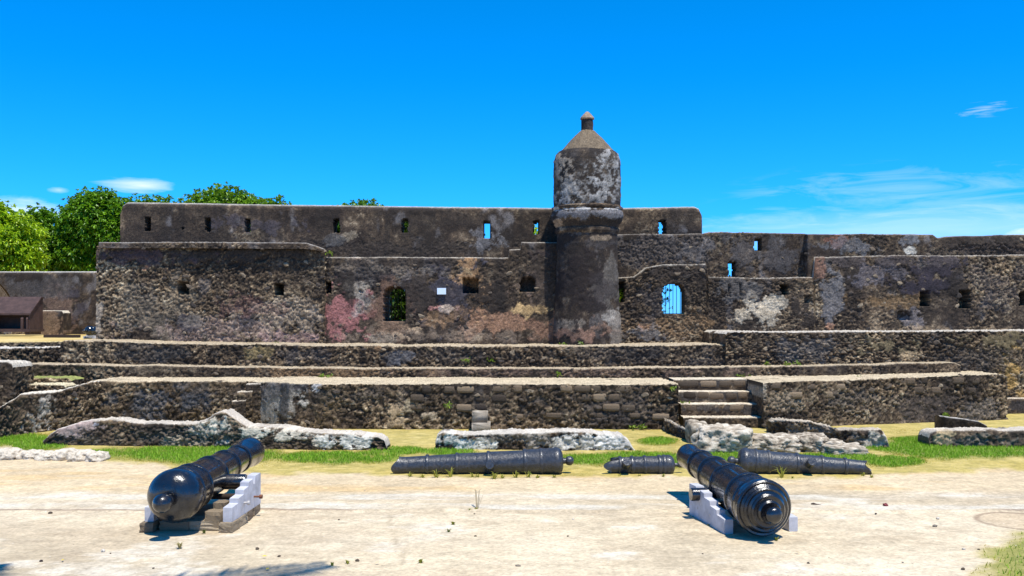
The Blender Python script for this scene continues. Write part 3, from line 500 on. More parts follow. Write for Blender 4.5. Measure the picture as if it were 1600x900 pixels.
# ------------------------------------------------------------------ low ruined walls and boulders
def ruin(name, ctrl, seed, label, thick=.55, zones=(), white=.0, **kw):
    a = dict(thick=thick, r=.06, rub=.065, cell=.12, und=.045, sm0=.35, streak=.1, topcol=LIME, topamt=.75, ragged=.04, res=.022, tres=.03, mt='ruin', zones=zones, rag_s=1.6); a.update(kw)
    o = wall(name, ctrl, seed, **a); return tag(o, label, 'wall')
DW = (.66, .575, .44)
r1 = ruin('ruined_wall', [(66, 17.5, 690, 702), (78, 17.5, 678, 702), (90, 17.5, 671, 702), (125, 17.45, 661, 702), (160, 17.4, 656, 703), (240, 17.35, 661, 703), (306, 17.3, 662, 704), (322, 17.25, 657, 704), (338, 17.2, 645, 705), (352, 17.15, 643, 705), (366, 17.1, 652, 706), (385, 17.0, 665, 707), (440, 16.95, 670, 708), (520, 16.85, 678, 709), (590, 16.8, 681, 710), (600, 16.8, 687, 710), (604, 16.8, 699, 710)], 71, 'longest bleached ruined wall with a raised hump along its top',
    zones=[(120, 668, 36, 14, (.40, .30, .26), .8, .9), (150, 664, 10, 8, (.26, .27, .30), .7, 1), (310, 672, 30, 10, DW, .8, .9), (345, 662, 20, 14, DW, .8, .9), (400, 675, 26, 10, DW, .8, 1), (350, 690, 16, 10, (.5, .5, .46), .5, .5), (470, 684, 40, 12, DW, .75, .9), (540, 686, 36, 14, (.6, .56, .47), .8, .9), (250, 680, 110, 14, (.075, .065, .05), .6, 0), (130, 690, 50, 10, (.11, .095, .07), .6, 0), (290, 692, 40, 8, (.33, .28, .2), .4, 0)], topcol=(.56, .50, .41))
stud(r1, 45, 31, .04, .07)
r2 = ruin('ruined_wall', [(680, 16.9, 690, 710), (683, 16.9, 680, 710), (692, 16.9, 676, 710), (840, 16.8, 677, 710), (880, 16.8, 674, 710), (972, 16.8, 678, 710), (984, 16.8, 688, 710), (993, 16.8, 706, 710)], 73, 'flat topped bleached ruined wall standing behind the longest fallen cannon', thick=.62, topcol=(.56, .51, .43), white=1, sm0=.5,
    zones=[(715, 690, 40, 18, (.60, .58, .50), .85, .6), (775, 686, 30, 12, (.16, .145, .12), .6, .2), (850, 690, 26, 12, (.4, .36, .3), .5, .1), (930, 690, 60, 16, (.56, .53, .46), .8, .5), (810, 682, 40, 8, (.13, .12, .10), .6, .2), (960, 694, 30, 10, (.6, .56, .5), .8, .6)])
r3 = ruin('ruined_wall', [(1206, 19.2, 659, 680), (1212, 19.1, 655, 682), (1268, 18.4, 658, 690), (1300, 17.9, 667, 697), (1312, 17.5, 672, 702), (1340, 17.3, 671, 704), (1378, 17.2, 670, 705), (1386, 17.1, 682, 706), (1391, 17.1, 700, 706)], 75, 'knobbly ruined wall running down from the stone steps', thick=.42, sm0=.15, rub=.07, white=1, topcol=(.5, .43, .33), zones=[(1360, 690, 30, 12, (.52, .46, .36), .7, .4), (1330, 690, 14, 12, (.17, .15, .12), .6, 0), (1270, 672, 50, 14, (.30, .24, .18), .5, 0)])
r4 = ruin('ruined_wall', [(1452, 17.4, 684, 698), (1455, 17.4, 676, 698), (1465, 17.35, 672, 699), (1600, 17.2, 673, 700), (1700, 17.1, 676, 700)], 77, 'grey ruined wall end rising from the greenest grass', thick=.5, sm0=.25, rub=.06, white=1, topcol=(.54, .48, .39), zones=[(1458, 690, 8, 16, (.07, .05, .035), .8, .4), (1475, 686, 12, 14, (.48, .36, .2), .7, .5), (1530, 688, 60, 8, (.16, .15, .12), .5, 0)])
r5 = ruin('ruined_wall', [(1470, 19.9, 651, 672), (1476, 19.8, 651, 672), (1500, 19.6, 654, 674), (1530, 19.2, 659, 676), (1543, 19.0, 665, 680)], 78, 'small angled kerb wall at the foot of the lower terrace', thick=.3, r=.06, sm0=.6, rub=.03, topcol=(.5, .46, .4))
r6 = ruin('ruined_wall', [(1040, 19.7, 657, 676), (1050, 19.2, 660, 682), (1064, 18.6, 666, 690), (1078, 18.0, 676, 700)], 79, 'short ruined kerb running out from the bottom of the steps', thick=.4, r=.1, sm0=.2, white=1, topcol=(.54, .47, .37))
# boulders
from mathutils import noise as mnoise
def boulder(px, py0, py1, wpx, d, seed, label, depth=.5, sub=5, white=.5, group=None, boxy=.55):
    bm = bmesh.new(); bmesh.ops.create_icosphere(bm, subdivisions=sub, radius=1); off = Vector((seed*3.1, seed*1.7, seed*.9))
    w = wpx*d/F/2; h = (py1-py0)*d/F; c = G(px, py1); c.y = d; c.x = (px-800)*d/F
    V = []; col = []
    for v in bm.verts:
        p = v.co.normalized(); m = max(abs(p.x), abs(p.y), abs(p.z)); p2 = p*(boxy/m)+p*(1-boxy); pz = p.z; p = Vector((p.x*min(w/h*1.4, 3.5), p.y*depth/h*1.2, p.z*1.0))
        n1 = mnoise.noise(p*1.3+off); n2 = mnoise.fractal(p*3+off, .8, 2, 5); k = 1+.24*n1+.11*n2+.03*mnoise.noise(p*9+off)
        q = p2*k; V.append((q.x*w, q.y*depth, (q.z*.62+.42)*h)); 
        t = .40+.42*n2+.3*mnoise.noise(p*9+off)+white*.45+.14
        col.append(np.clip(t, 0, 1))
    F_ = [[v.index for v in f.verts] for f in bm.faces]; bm.free()
    t = np.array(col); cc = pal(t, [(0, (.030, .023, .017)), (.4, (.10, .077, .054)), (.65, (.30, .245, .175)), (1, (.56, .49, .385))])
    o = link('boulder', mesh('boulder', np.array(V), [F_], cc), M['ruin'], None, (c.x, d, -.02))
    return tag(o, label, 'boulder', group)
boulder(1128, 668, 708, 84, 16.9, 1, 'big bleached boulder with a dark hollow behind the mounted gun muzzle', .45)
boulder(1090, 655, 690, 34, 18.0, 2, 'upright dark stone stump at the bottom of the steps', .3, 4, .15, boxy=.6)
boulder(1205, 681, 708, 88, 16.8, 3, 'pale jagged boulder next to the big hollow boulder', .35, 5, .35)
boulder(1262, 679, 706, 60, 16.9, 4, 'dark jagged boulder in the middle of the boulder row', .35, 5, .1)
boulder(1296, 688, 707, 50, 16.8, 5, 'small grey boulder leaning on the knobbly ruined wall', .3, 4, .3)
boulder(1316, 694, 711, 66, 16.5, 6, 'low flat boulder ending the boulder row', .3, 4, .4)
boulder(1048, 645, 656, 22, 19.9, 7, 'small round stone at the corner of the steps', .2, 3, .2)
for i, (a, b, c_, w, d_) in enumerate(((750, 645, 657, 24, 19.75), (752, 656, 670, 28, 19.6))):
    bm = bmesh.new(); bmesh.ops.create_cube(bm, size=2); bmesh.ops.bevel(bm, geom=bm.edges[:], offset=.18, segments=2); bmesh.ops.subdivide_edges(bm, edges=bm.edges, cuts=2, use_grid_fill=True)
    for v in bm.verts: v.co += Vector((mnoise.noise(v.co*1.2+Vector((i*5, 0, 0))), mnoise.noise(v.co*1.4), mnoise.noise(v.co*1.1+Vector((0, 9, i)))))*.13
    me = bm_mesh('mounting_block', bm, True); V = np.zeros(len(me.vertices)*3, np.float32); me.vertices.foreach_get('co', V); V = V.reshape(-1, 3)
    a_ = me.color_attributes.new('Col', 'FLOAT_COLOR', 'POINT'); cc = np.ones((len(V), 4), np.float32); cc[:, :3] = pal(fbm(V[:, 0]*2+7, V[:, 2]*2+V[:, 1], 4, 5), [(0, (.10, .08, .06)), (.45, (.26, .22, .17)), (1, (.5, .45, .37))]); a_.data.foreach_set('color', cc.ravel())
    o = link('mounting_block', me, M['ruin'], None, P(a, (b+c_)/2, d_)); o.scale = (w/2*d_/F, .3 - .08*(1-i), (c_-b)/2*d_/F+.03)
    if i == 1: o.location.z = o.scale.z-.03
    tag(o, ('pale squared block on top of another against the lower terrace' if i == 0 else 'pale squared block under another at the lower terrace foot'), 'stone block')
kx = [(12, 700, 718, 40), (48, 702, 717, 36), (78, 704, 718, 34), (104, 701, 718, 34), (130, 702, 720, 36), (152, 705, 721, 28)]
for i, (a, b, c_, w) in enumerate(kx): boulder(a, b, c_, w, G(0, c_).y, 20+i, 'rough pale kerb stone in the row along the sandy edge', .22, 4, 1.0, 'kerb stones along the sandy edge')

# ------------------------------------------------------------------ ground
FR_X = [-200, 0, 100, 165, 300, 420, 520, 620, 900, 1080, 1250, 1360, 1440, 1520, 1600, 1800]
FR_Y = [702, 704, 712, 726, 736, 744, 747, 747, 748, 750, 751, 750, 748, 742, 736, 730]
GREENZ = [(20, 692, 120, 16), (300, 712, 200, 17), (520, 716, 130, 14), (620, 706, 60, 8), (700, 708, 60, 10), (1000, 720, 140, 15), (930, 720, 90, 12), (1300, 718, 110, 9), (1030, 690, 40, 8), (1400, 700, 60, 10), (1130, 716, 90, 10), (1500, 706, 130, 18), (1440, 690, 70, 8), (1400, 722, 60, 10), (1640, 704, 80, 22)]
def ground_masks(px, py):
    w = (fbm(px/40., py/12., 4, 301)-.5)
    fr = np.interp(px, FR_X, FR_Y)+w*16
    grass = sst(0, 6, fr-py)
    corner = sst(-.05, .25, 1-np.sqrt(((px-1690)/170)**2+((py-880)/62)**2)+w*.5)
    grass = np.maximum(grass, corner)
    g = np.zeros(px.shape)
    for (a, b, c, d) in GREENZ: g = np.maximum(g, sst(0, .45, 1-np.sqrt(((px-a)/c)**2+((py-b)/d)**2)+w*.7))
    g = np.maximum(g, corner*.75)
    g = g*sst(.16, .46, fbm(px/26.+4, py/7., 4, 303, .62)+.12)
    return grass, g*grass
def make_ground():
    xs = np.concatenate([np.linspace(-1500, -60, 8), np.linspace(-50, -16, 10), np.arange(-14, 14.01, .04), np.linspace(16, 50, 10), np.linspace(60, 1500, 8)])
    ys = np.concatenate([[-60, -20, -5, 0, 4, 6], np.arange(7.5, 13.5, .03), np.arange(13.5, 24.5, .06), [26, 30, 40, 60, 100, 200, 500, 1200, 4000]])
    X, Y = np.meshgrid(xs, ys); Ys = np.maximum(Y, 3.0); px = 800+F*X/Ys; py = HOR+H*F/Ys
    near = (np.abs(X) < 14.1) & (Y > 6.5) & (Y < 24.6)
    z = np.where(near, .014*(fbm(X*1.2, Y*1.2, 5, 311)-.5)*2+.006*(fbm(X*9, Y*9, 3, 312)-.5), 0)
    big = fbm(X*.55, Y*.9, 5, 320); b2 = fbm(X*1.7+5, Y*2.6, 5, 321, .6); b3 = fbm(X*6, Y*8, 4, 322)
    c = pal(np.clip(big*1.2-.1+.5*(b2-.5), 0, 1), [(0, (.36, .29, .19)), (.35, (.46, .375, .25)), (.6, (.54, .445, .30)), (1, (.60, .51, .36))])
    # sand swept band behind the pale strips
    band = sst(12.5, 12.9, Y)*(1-sst(15.5, 16.5, Y)); c = mixc(c, (.55, .43, .26), band*.75)
    yel = band*sst(.5, .72, fbm(X*.8+60, Y*2, 4, 325)); c = mixc(c, (.55, .37, .16), yel*.6)
    grey = sst(.47, .66, fbm(X*.6+33, Y*1.1, 6, 326, .6))*(1-.7*band); c = mixc(c, (.42, .335, .225), grey*.6); st_ = sst(.55, .72, fbm(X*1.9+12, Y*3.1, 6, 328, .65)); c = mixc(c, (.34, .26, .165), st_*.35)
    white = sst(.60, .72, fbm(X*.9+90, Y*1.6+4, 5, 327, .6))*(1-band); c = mixc(c, (.58, .52, .41), white*.75*(.5+.5*sst(.4, .6, b3)))
    c = c*(.80+.28*b3+.45*(fbm(X*13, Y*16, 3, 344, .7)-.5))[..., None]
    # two pale mortar strips and the worn slab edge between them
    e1 = .05*(fbm(X*3, Y*0, 3, 330)-.5)*2; wear = .15+.85*sst(.40, .60, fbm(X*1.1, Y*3, 4, 331))
    for a, b in ((12.18, 12.56), (11.56, 11.92)):
        m = sst(a-.02, a+.05, Y+e1)*(1-sst(b-.05, b+.02, Y+e1)); c = mixc(c, (.52, .485, .40), m*wear*.75*(.55+.45*sst(.35, .6, b3)))
    edge = sst(0, .03, Y+e1-11.50)*(1-sst(.05, .09, Y+e1-11.50))*sst(.42, .5, fbm(X*.35+2.2, Y*0, 3, 333)); c = mixc(c, (.20, .14, .10), edge*.8)
    z = z+np.where(near, .02*sst(11.47, 11.53, Y+e1), 0)
    # hairline joints in the old paving
    jl = np.abs(X+1.05+.08*(fbm(Y*1.5, X*0, 3, 335)-.5)*2+(Y-9)*.16); c = mixc(c, (.28, .22, .14), (1-sst(.015, .04, jl))*(Y < 11.4)*.5*sst(.4, .55, b2))
    grass, g = ground_masks(px, py); behind = (Y > 16.4)
    fg = np.where(near, np.maximum(grass, 0), 0.)
    dry = pal(np.clip(b3*1.4-.2, 0, 1), [(0, (.22, .19, .035)), (.5, (.36, .285, .06)), (1, (.48, .38, .12))])
    c = c*(1-fg*.85)[..., None]+dry*(fg*.85)[..., None]; c = mixc(c, (.10, .15, .025), np.where(near, g, 0)*.7)
    far = sst(25, 30, Y); c = mixc(c, (.12, .13, .05), far)
    c = mixc(c, (.5, .42, .29), np.where(near, 0, 1)*(1-far))
    # rusty ring of an old hatch
    hc = G(1600, 815); rr = np.hypot(X-hc.x, (Y-hc.y)); c = mixc(c, (.45, .33, .20), (1-sst(.42, .47, rr))*.45); c = mixc(c, (.20, .13, .08), sst(.44, .47, rr)*(1-sst(.5, .54, rr))*.7)
    n, m = X.shape; idx = np.arange(n*m).reshape(n, m); q = np.stack([idx[:-1, :-1], idx[:-1, 1:], idx[1:, 1:], idx[1:, :-1]], -1).reshape(-1, 4)
    o = link('ground', mesh('ground', np.stack([X, Y, z], -1).reshape(-1, 3), [q], c.reshape(-1, 3)), M['ground']); o['kind'] = 'structure'
make_ground()
# upper yard behind the terraces, left
def make_yard():
    xs = np.linspace(-34, -8.9, 120); ys = np.linspace(24.9, 48, 120); X, Y = np.meshgrid(xs, ys)
    z = 1.70+.0075*(Y-24.9)*1.0+.02*(fbm(X, Y, 3, 340)-.5); b = fbm(X*.7, Y*.7, 5, 341)
    c = pal(np.clip(b*1.6-.3, 0, 1), [(0, (.36, .24, .07)), (.5, (.50, .37, .13)), (1, (.56, .45, .22))])
    n, m = X.shape; idx = np.arange(n*m).reshape(n, m); q = np.stack([idx[:-1, :-1], idx[:-1, 1:], idx[1:, 1:], idx[1:, :-1]], -1).reshape(-1, 4)
    o = link('yard_ground', mesh('yard_ground', np.stack([X, Y, z], -1).reshape(-1, 3), [q], c.reshape(-1, 3)), M['ground']); o['kind'] = 'structure'
make_yard()

# ------------------------------------------------------------------ cannon
def lathe(name, prof, segs=48, closed=True):
    """surface of revolution about +Y; prof = (y, r)"""
    V = []; Fq = []; n = len(prof)
    for (y, r) in prof:
        for i in range(segs):
            a = 2*math.pi*i/segs; V.append((r*math.cos(a), y, r*math.sin(a)))
    for j in range(n-1):
        for i in range(segs):
            k2 = (i+1) % segs; Fq.append((j*segs+i, (j+1)*segs+i, (j+1)*segs+k2, j*segs+k2))
    caps = [list(range(segs)), list(range((n-1)*segs, n*segs))[::-1]] if closed else []
    bm = bmesh.new(); vs = [bm.verts.new(v) for v in V]
    for f in Fq+caps:
        try: bm.faces.new([vs[i] for i in f])
        except ValueError: pass
    me = bm_mesh(name, bm, True); sharp(me, 38); return me
def dome(y0, r0, y1, r1, n=8):      # quarter ellipse from (y0, r1) to (y1, r0)
    return [(y0+(y1-y0)*math.sin(t), r1+(r0-r1)*math.cos(t)) for t in np.linspace(0, math.pi/2, n)]
def ring(y, r, w, t): return [(y-w/2, r-.01), (y-w/2, r+t*.5), (y-w*.28, r+t), (y+w*.28, r+t), (y+w/2, r+t*.5), (y+w/2, r-.01)]
def cannon(name, label, L, rb, rm, loc, rz, rx, mt, dome_len=.24, tr_y=.42, tr_z=-.06, broken=False, roll=0, group=None, swell=1.28, steps=False, knob=(.085, .17), tr_r=.075, tr_l=.16):
    o = thing(name, label, 'cannon', loc, 0, group); o.rotation_euler = (rx, roll, rz); o.rotation_mode = 'YXZ'; o.rotation_euler = (rx, roll, rz)
    o.rotation_mode = 'QUATERNION'; o.rotation_quaternion = Matrix.Rotation(rz, 3, 'Z').to_quaternion() @ Matrix.Rotation(rx, 3, 'X').to_quaternion() @ Matrix.Rotation(roll, 3, 'Y').to_quaternion()
    kr, kl = knob
    y1 = dome_len
    r_at = lambda y: rb*.95+(rm-rb*.95)*max(0, (y-y1))/(L-y1)
    p = [(.0, kr*.75)]+[(y1*(1-math.cos(t)), kr*.75+(rb-kr*.75)*math.sin(t)) for t in np.linspace(0, math.pi/2, 9)][1:]
    if steps:
        p = [(0, kr*.8)]
        for i in range(1, 5): f = i/4; p += [(y1*(.1+.9*f**1.5)-.045, kr*.8+(rb-kr*.8)*(f-.16)), (y1*(.1+.9*f**1.5)-.05, kr*.8+(rb-kr*.8)*(f-.07)), (y1*(.1+.9*f**1.5)-.03, kr*.8+(rb-kr*.8)*f), (y1*(.1+.9*f**1.5)-.005, kr*.8+(rb-kr*.8)*(f-.01))]
    p += [(y1+.035, rb), (y1+.05, rb*.95)]
    for f in (.22, .235, .43, .445, .62, .635): p.append((L*f, r_at(L*f)*(1 if int(f*1000) in (220, 430, 620) else .955)))
    if not broken:
        p += [(L*.86, r_at(L*.86)*.93), (L*.92, rm*swell*.94), (L*.965, rm*swell), (L*.985, rm*swell*.98), (L, rm*swell*.86), (L, rm*.5), (L-.05, rm*.47)]
    else: p += [(L*.93, r_at(L*.93)*.94), (L*.985, rm*1.0), (L, rm*1.04), (L-.004, rm*.62), (L-.30, rm*.58)]
    me = lathe('barrel', p)
    if broken:
        for v in me.vertices:
            if v.co.y > L*.93:
                a = math.atan2(v.co.z, v.co.x); f = (v.co.y-L*.93)/(L*.07)
                v.co.y -= f*broken*(.5+.5*math.sin(a*1.0+.9)+.25*math.sin(a*3+1))
    barrel = link('barrel', me, M[mt], o)
    for f in (.13, .225, .44, .625, .80):
        y = max(L*f, y1+.07); rr = r_at(y)*(.965 if f > .7 else .98)
        if broken and y > L*.9: continue
        link('reinforcing_ring', lathe('reinforcing_ring', ring(y, rr, .05, .016), closed=False), M[mt], barrel)
    kp = [(.03, kr*.8), (-.01, kr*.62), (-.04, kr*.60)]+[(-.04-(kl-.04)*.5*(1-math.cos(t)), kr*.6+(kr*.40)*math.sin(t)) for t in np.linspace(0, math.pi/2, 5)][1:]+[(-.04-(kl-.04)*(.5+.5*math.sin(t)), kr*max(math.cos(t), .03)) for t in np.linspace(0, math.pi/2, 8)][1:]
    link('cascabel', lathe('cascabel', kp[::-1], 32), M[mt], o)
    ty = L*tr_y
    for s in (-1, 1):
        me = lathe('trunnion', [(0, tr_r), (tr_l+.08, tr_r), (tr_l+.095, tr_r*.92)], 24)
        t = link('trunnion', me, M[mt], o, (s*(r_at(ty)-.08), ty, tr_z)); t.rotation_euler = (0, 0, -s*math.pi/2)
    if not broken:
        link('bore', lathe('bore', [(L-.045, .001), (L-.045, rm*.47)], 32, False), M['bore'], o)
    return o
def carriage(label, loc, rz, gap, bolts_right, cat='gun carriage', rust=True):
    """a pair of stepped cheeks; near end at y 0, far end at y 1.08"""
    o = thing('gun_carriage', label, cat, loc, rz)
    prof = [(0, 0), (1.08, 0), (1.08, .365), (.86, .365), (.83, .27), (.78, .285), (.76, .345), (.60, .33), (.60, .285), (.42, .275), (.42, .225), (.22, .215), (.22, .165), (0, .155)]
    for s in (-1, 1):
        bm = bmesh.new(); w = .10; a = []
        for x in (-w/2, w/2): a.append([bm.verts.new((x, y, z)) for y, z in prof])
        bm.faces.new(a[0]); bm.faces.new(a[1][::-1]); n = len(prof)
        for i in range(n): bm.faces.new((a[0][i], a[0][(i+1) % n], a[1][(i+1) % n], a[1][i]))
        bmesh.ops.recalc_face_normals(bm, faces=bm.faces)
        bmesh.ops.bevel(bm, geom=[e for e in bm.edges if e.is_manifold and e.calc_face_angle(0) > .5], offset=.006, segments=2)
        br = link('cheek', bm_mesh('cheek', bm), M['paint'], o, (s*gap/2, 0, 0))
        for by, bz, ln, mt in ((.42, .13, .10, 'bolt'), (.80, .13, .13, 'rustbolt' if rust else 'bolt')):
            b = link('bolt', lathe('bolt', [(0, .011), (ln*.75, .011), (ln*.75, .024), (ln, .024)] if rust else [(0, .02), (.03, .02), (.036, .012)], 10), M[mt], br, (s*(w/2-.03), by, bz)); b.rotation_euler = (0, 0, -s*math.pi/2)
    ax = link('axle', lathe('axle', [(-gap/2, .035), (gap/2, .035)], 12), M['wood'], o, (0, .8, .13)); ax.rotation_euler = (0, 0, math.pi/2)
    return o
# left mounted gun
LX = -3.52
gl = cannon('mounted_cannon', 'glossy black cannon with round domed breech on pale carriage above a stone plinth', 2.85, .290, .145, (LX-.10, 10.10, .405), math.radians(-2.2), math.radians(2.6), 'iron', dome_len=.19, tr_y=.42, tr_z=-.06, knob=(.10, .25), tr_l=.21, tr_r=.09, swell=1.36)
cl_ = carriage('pale grey stepped gun carriage with rusty bolts set on a stone plinth', (LX, 10.44, .105), math.radians(-1.5), .86, True)
M['plinth'] = mat('plinth_stone', rnd=((0, (.20, .15, .10)), (.6, (.32, .25, .165)), (1, (.46, .38, .27))), var=.4, nscale=18, bump=.9, bdist=.02)
pl = thing('stone_plinth', 'low brown stone plinth under the glossy domed breech cannon', 'plinth', (LX, 10.4, 0))
rs = random.Random(4)
def plinth_stone(x, y, sx, sy, sz):
    bm = bmesh.new(); bmesh.ops.create_cube(bm, size=2); bmesh.ops.subdivide_edges(bm, edges=bm.edges, cuts=4, use_grid_fill=True); of = Vector((x*31, y*17, sz*11))
    for v in bm.verts:
        if sum(1 for q in v.co if abs(q) > .99) >= 2: v.co *= .965
        v.co += Vector((mnoise.noise(v.co*1.1+of), mnoise.noise(v.co*1.3-of), mnoise.noise(v.co*1.2+of*2)*.7))*.10+v.co*.05*mnoise.noise(v.co*5+of)
    c = link('stone', bm_mesh('stone', bm, False), M['plinth'], pl, (x, y, sz)); c.scale = (sx, sy, sz); c.rotation_euler = (0, 0, rs.uniform(-.06, .06))
for s in (-1, 1):
    y = -.03
    for ln in (.26, .34, .24, .30): plinth_stone(s*.43, y+ln/2, .075, ln*.5, .052); y += ln+.008
for y in (.25, .6, .95): plinth_stone(0, y, .34, .16, .05)
plinth_stone(.25, .20, .09, .1, .10); plinth_stone(-.16, .16, .16, .10, .05); plinth_stone(.25, .42, .07, .1, .13)
# right mounted gun
RZ = math.radians(7.5)
gr = cannon('mounted_cannon', 'glossy black cannon with ridged breech resting on the sand beside a pale carriage', 2.75, .300, .148, (2.66, 9.88, .315), RZ, math.radians(4.4), 'iron', dome_len=.20, tr_y=.45, tr_z=-.12, steps=True, knob=(.085, .15), tr_l=.20, swell=1.12)
cr_ = carriage('pale grey stepped gun carriage standing directly on the sand', (2.69, 10.36, .004), math.radians(9.5), .74, False, rust=False)
# fallen guns on the grass edge
def fallen(label, x_b, x_m, py_c, r_b, r_m, L, up, broken, tr_y, flip, roll, **kw):
    c = G(x_b, py_c); d = c.y
    rz = math.radians(-90) if not flip else math.radians(90)
    return cannon('fallen_cannon', label, L, r_b, r_m, ((x_b-800)*d/F, d, r_b-.01), rz+up[1], up[0], 'oldiron', dome_len=.09, tr_y=tr_y, tr_z=-.02, broken=broken, roll=roll, knob=kw.get('knob', (.07, .16)), tr_r=.066, tr_l=kw.get('tr_l', .135))
fa = fallen('longest weathered black cannon lying on the grass edge, muzzle chipped', 880, 615, 741, .208, .137, 2.53, (math.radians(-1.75), math.radians(0)), .12, .43, True, math.radians(8))
fb = fallen('short broken stub of a weathered black cannon lying on grass', 1054, 948, 741, .150, .130, 1.02, (math.radians(-1), math.radians(0)), .26, .72, True, math.radians(25), knob=(.045, .15))
fc = fallen('weathered black cannon lying behind the ridged breech gun, tapering to a torn muzzle', 1153, 1356, 741, .205, .107, 1.96, (math.radians(-2.6), math.radians(-3)), .10, .52, False, math.radians(-22))
# tiny gun in the upper yard
gs = copy_tree(gl); cs = copy_tree(cl_)
gs.location = (-12.95, 29.2, 1.97); gs.scale = (.5,)*3; gs.rotation_quaternion = Matrix.Rotation(math.radians(-25), 3, 'Z').to_quaternion(); gs['label'] = 'small distant black cannon at the corner of the bastion'
cs.location = (-12.92, 29.3, 1.73); cs.scale = (.5,)*3; cs.rotation_euler = (0, 0, math.radians(-25)); cs['label'] = 'small distant grey carriage at the corner of the bastion'
# ------------------------------------------------------------------ iron hopper, beam in the yard
hp = thing('iron_hopper', 'rusty brown iron hopper with sloping lid standing in the upper yard', 'hopper', P(20, 522, 32.5))
def poly_prism(name, pts, x0, x1, m, parent):
    bm = bmesh.new(); a = [[bm.verts.new((x, y, z)) for y, z in pts] for x in (x0, x1)]; n = len(pts)
    bm.faces.new(a[0]); bm.faces.new(a[1][::-1])
    for i in range(n): bm.faces.new((a[0][i], a[0][(i+1) % n], a[1][(i+1) % n], a[1][i]))
    bmesh.ops.recalc_face_normals(bm, faces=bm.faces); bmesh.ops.bevel(bm, geom=bm.edges[:], offset=.012, segments=1)
    return link(name, bm_mesh(name, bm), m, parent)
side = [(-.45, .12), (.45, .12), (.45, 1.22), (.30, 1.24), (-.45, .66)]
for x0, x1 in ((.76, .80), (-.95, -.91)): poly_prism('side_plate', side, x0, x1, M['oldbrown'], hp)
poly_prism('lid', [(-.5, .64), (-.5, .70), (.28, 1.27), (.50, 1.25), (.50, 1.21), (.28, 1.22)], -.99, .84, M['oldbrown'], hp)
poly_prism('back_plate', [(.40, .12), (.44, .12), (.44, 1.2), (.40, 1.2)], -.9, .75, M['oldbrown'], hp)
poly_prism('base_frame', [(-.5, .08), (.5, .08), (.5, .18), (-.5, .18)], -.98, .83, M['oldbrown'], hp)
poly_prism('arch_rib', [(-.5, .18), (-.42, .18), (-.42, .52), (-.46, .58), (-.5, .52)], .52, .60, M['oldbrown'], hp)
poly_prism('arch_rib', [(-.5, .18), (-.42, .18), (-.42, .52), (-.46, .58), (-.5, .52)], .70, .755, M['oldbrown'], hp)
for x in (-.8, .62): poly_prism('foot', [(-.4, -.02), (.4, -.02), (.4, .08), (-.4, .08)], x, x+.14, M['oldbrown'], hp)
bmn = thing('timber_beam', 'dark timber beam lying flat on dry grass near the bastion', 'beam', P(97, 526, 30.5))
poly_prism('beam', [(-.09, -.03), (.09, -.03), (.09, .06), (-.09, .06)], -.55, .55, M['wood'], bmn)

# ------------------------------------------------------------------ vegetation
def leaf_cloud(pts, nrm, size, per, seed, c0, c1, narrow=.46, droop=.35):
    """rosettes of pointed leaves at pts"""
    r = np.random.default_rng(seed); n = len(pts); T = n*per
    base = np.repeat(pts, per, 0); nn = np.repeat(nrm, per, 0)
    d = r.normal(size=(T, 3)); d = d/np.linalg.norm(d, axis=1)[:, None]+nn*.9+np.array([0, 0, .1]); d /= np.linalg.norm(d, axis=1)[:, None]
    up = np.array([0, 0, 1.]); s = np.cross(d, up+r.normal(size=(T, 3))*.3); s /= np.linalg.norm(s, axis=1)[:, None]+1e-6
    ln = size*r.uniform(.6, 1.25, T)[:, None]; w = ln*narrow*.5
    p0 = base; p1 = base+d*ln*.5; tip = base+d*ln-np.array([0, 0, 1.])*ln*droop
    V = np.stack([p0, p1+s*w, tip, p1-s*w], 1).reshape(-1, 3)
    t = np.repeat(np.repeat(r.uniform(0, 1, n), per)*.65+r.uniform(0, 1, T)*.35, 4); col = np.asarray(c0)+(np.asarray(c1)-np.asarray(c0))*t[:, None]
    return V, np.arange(T*4).reshape(-1, 4), col
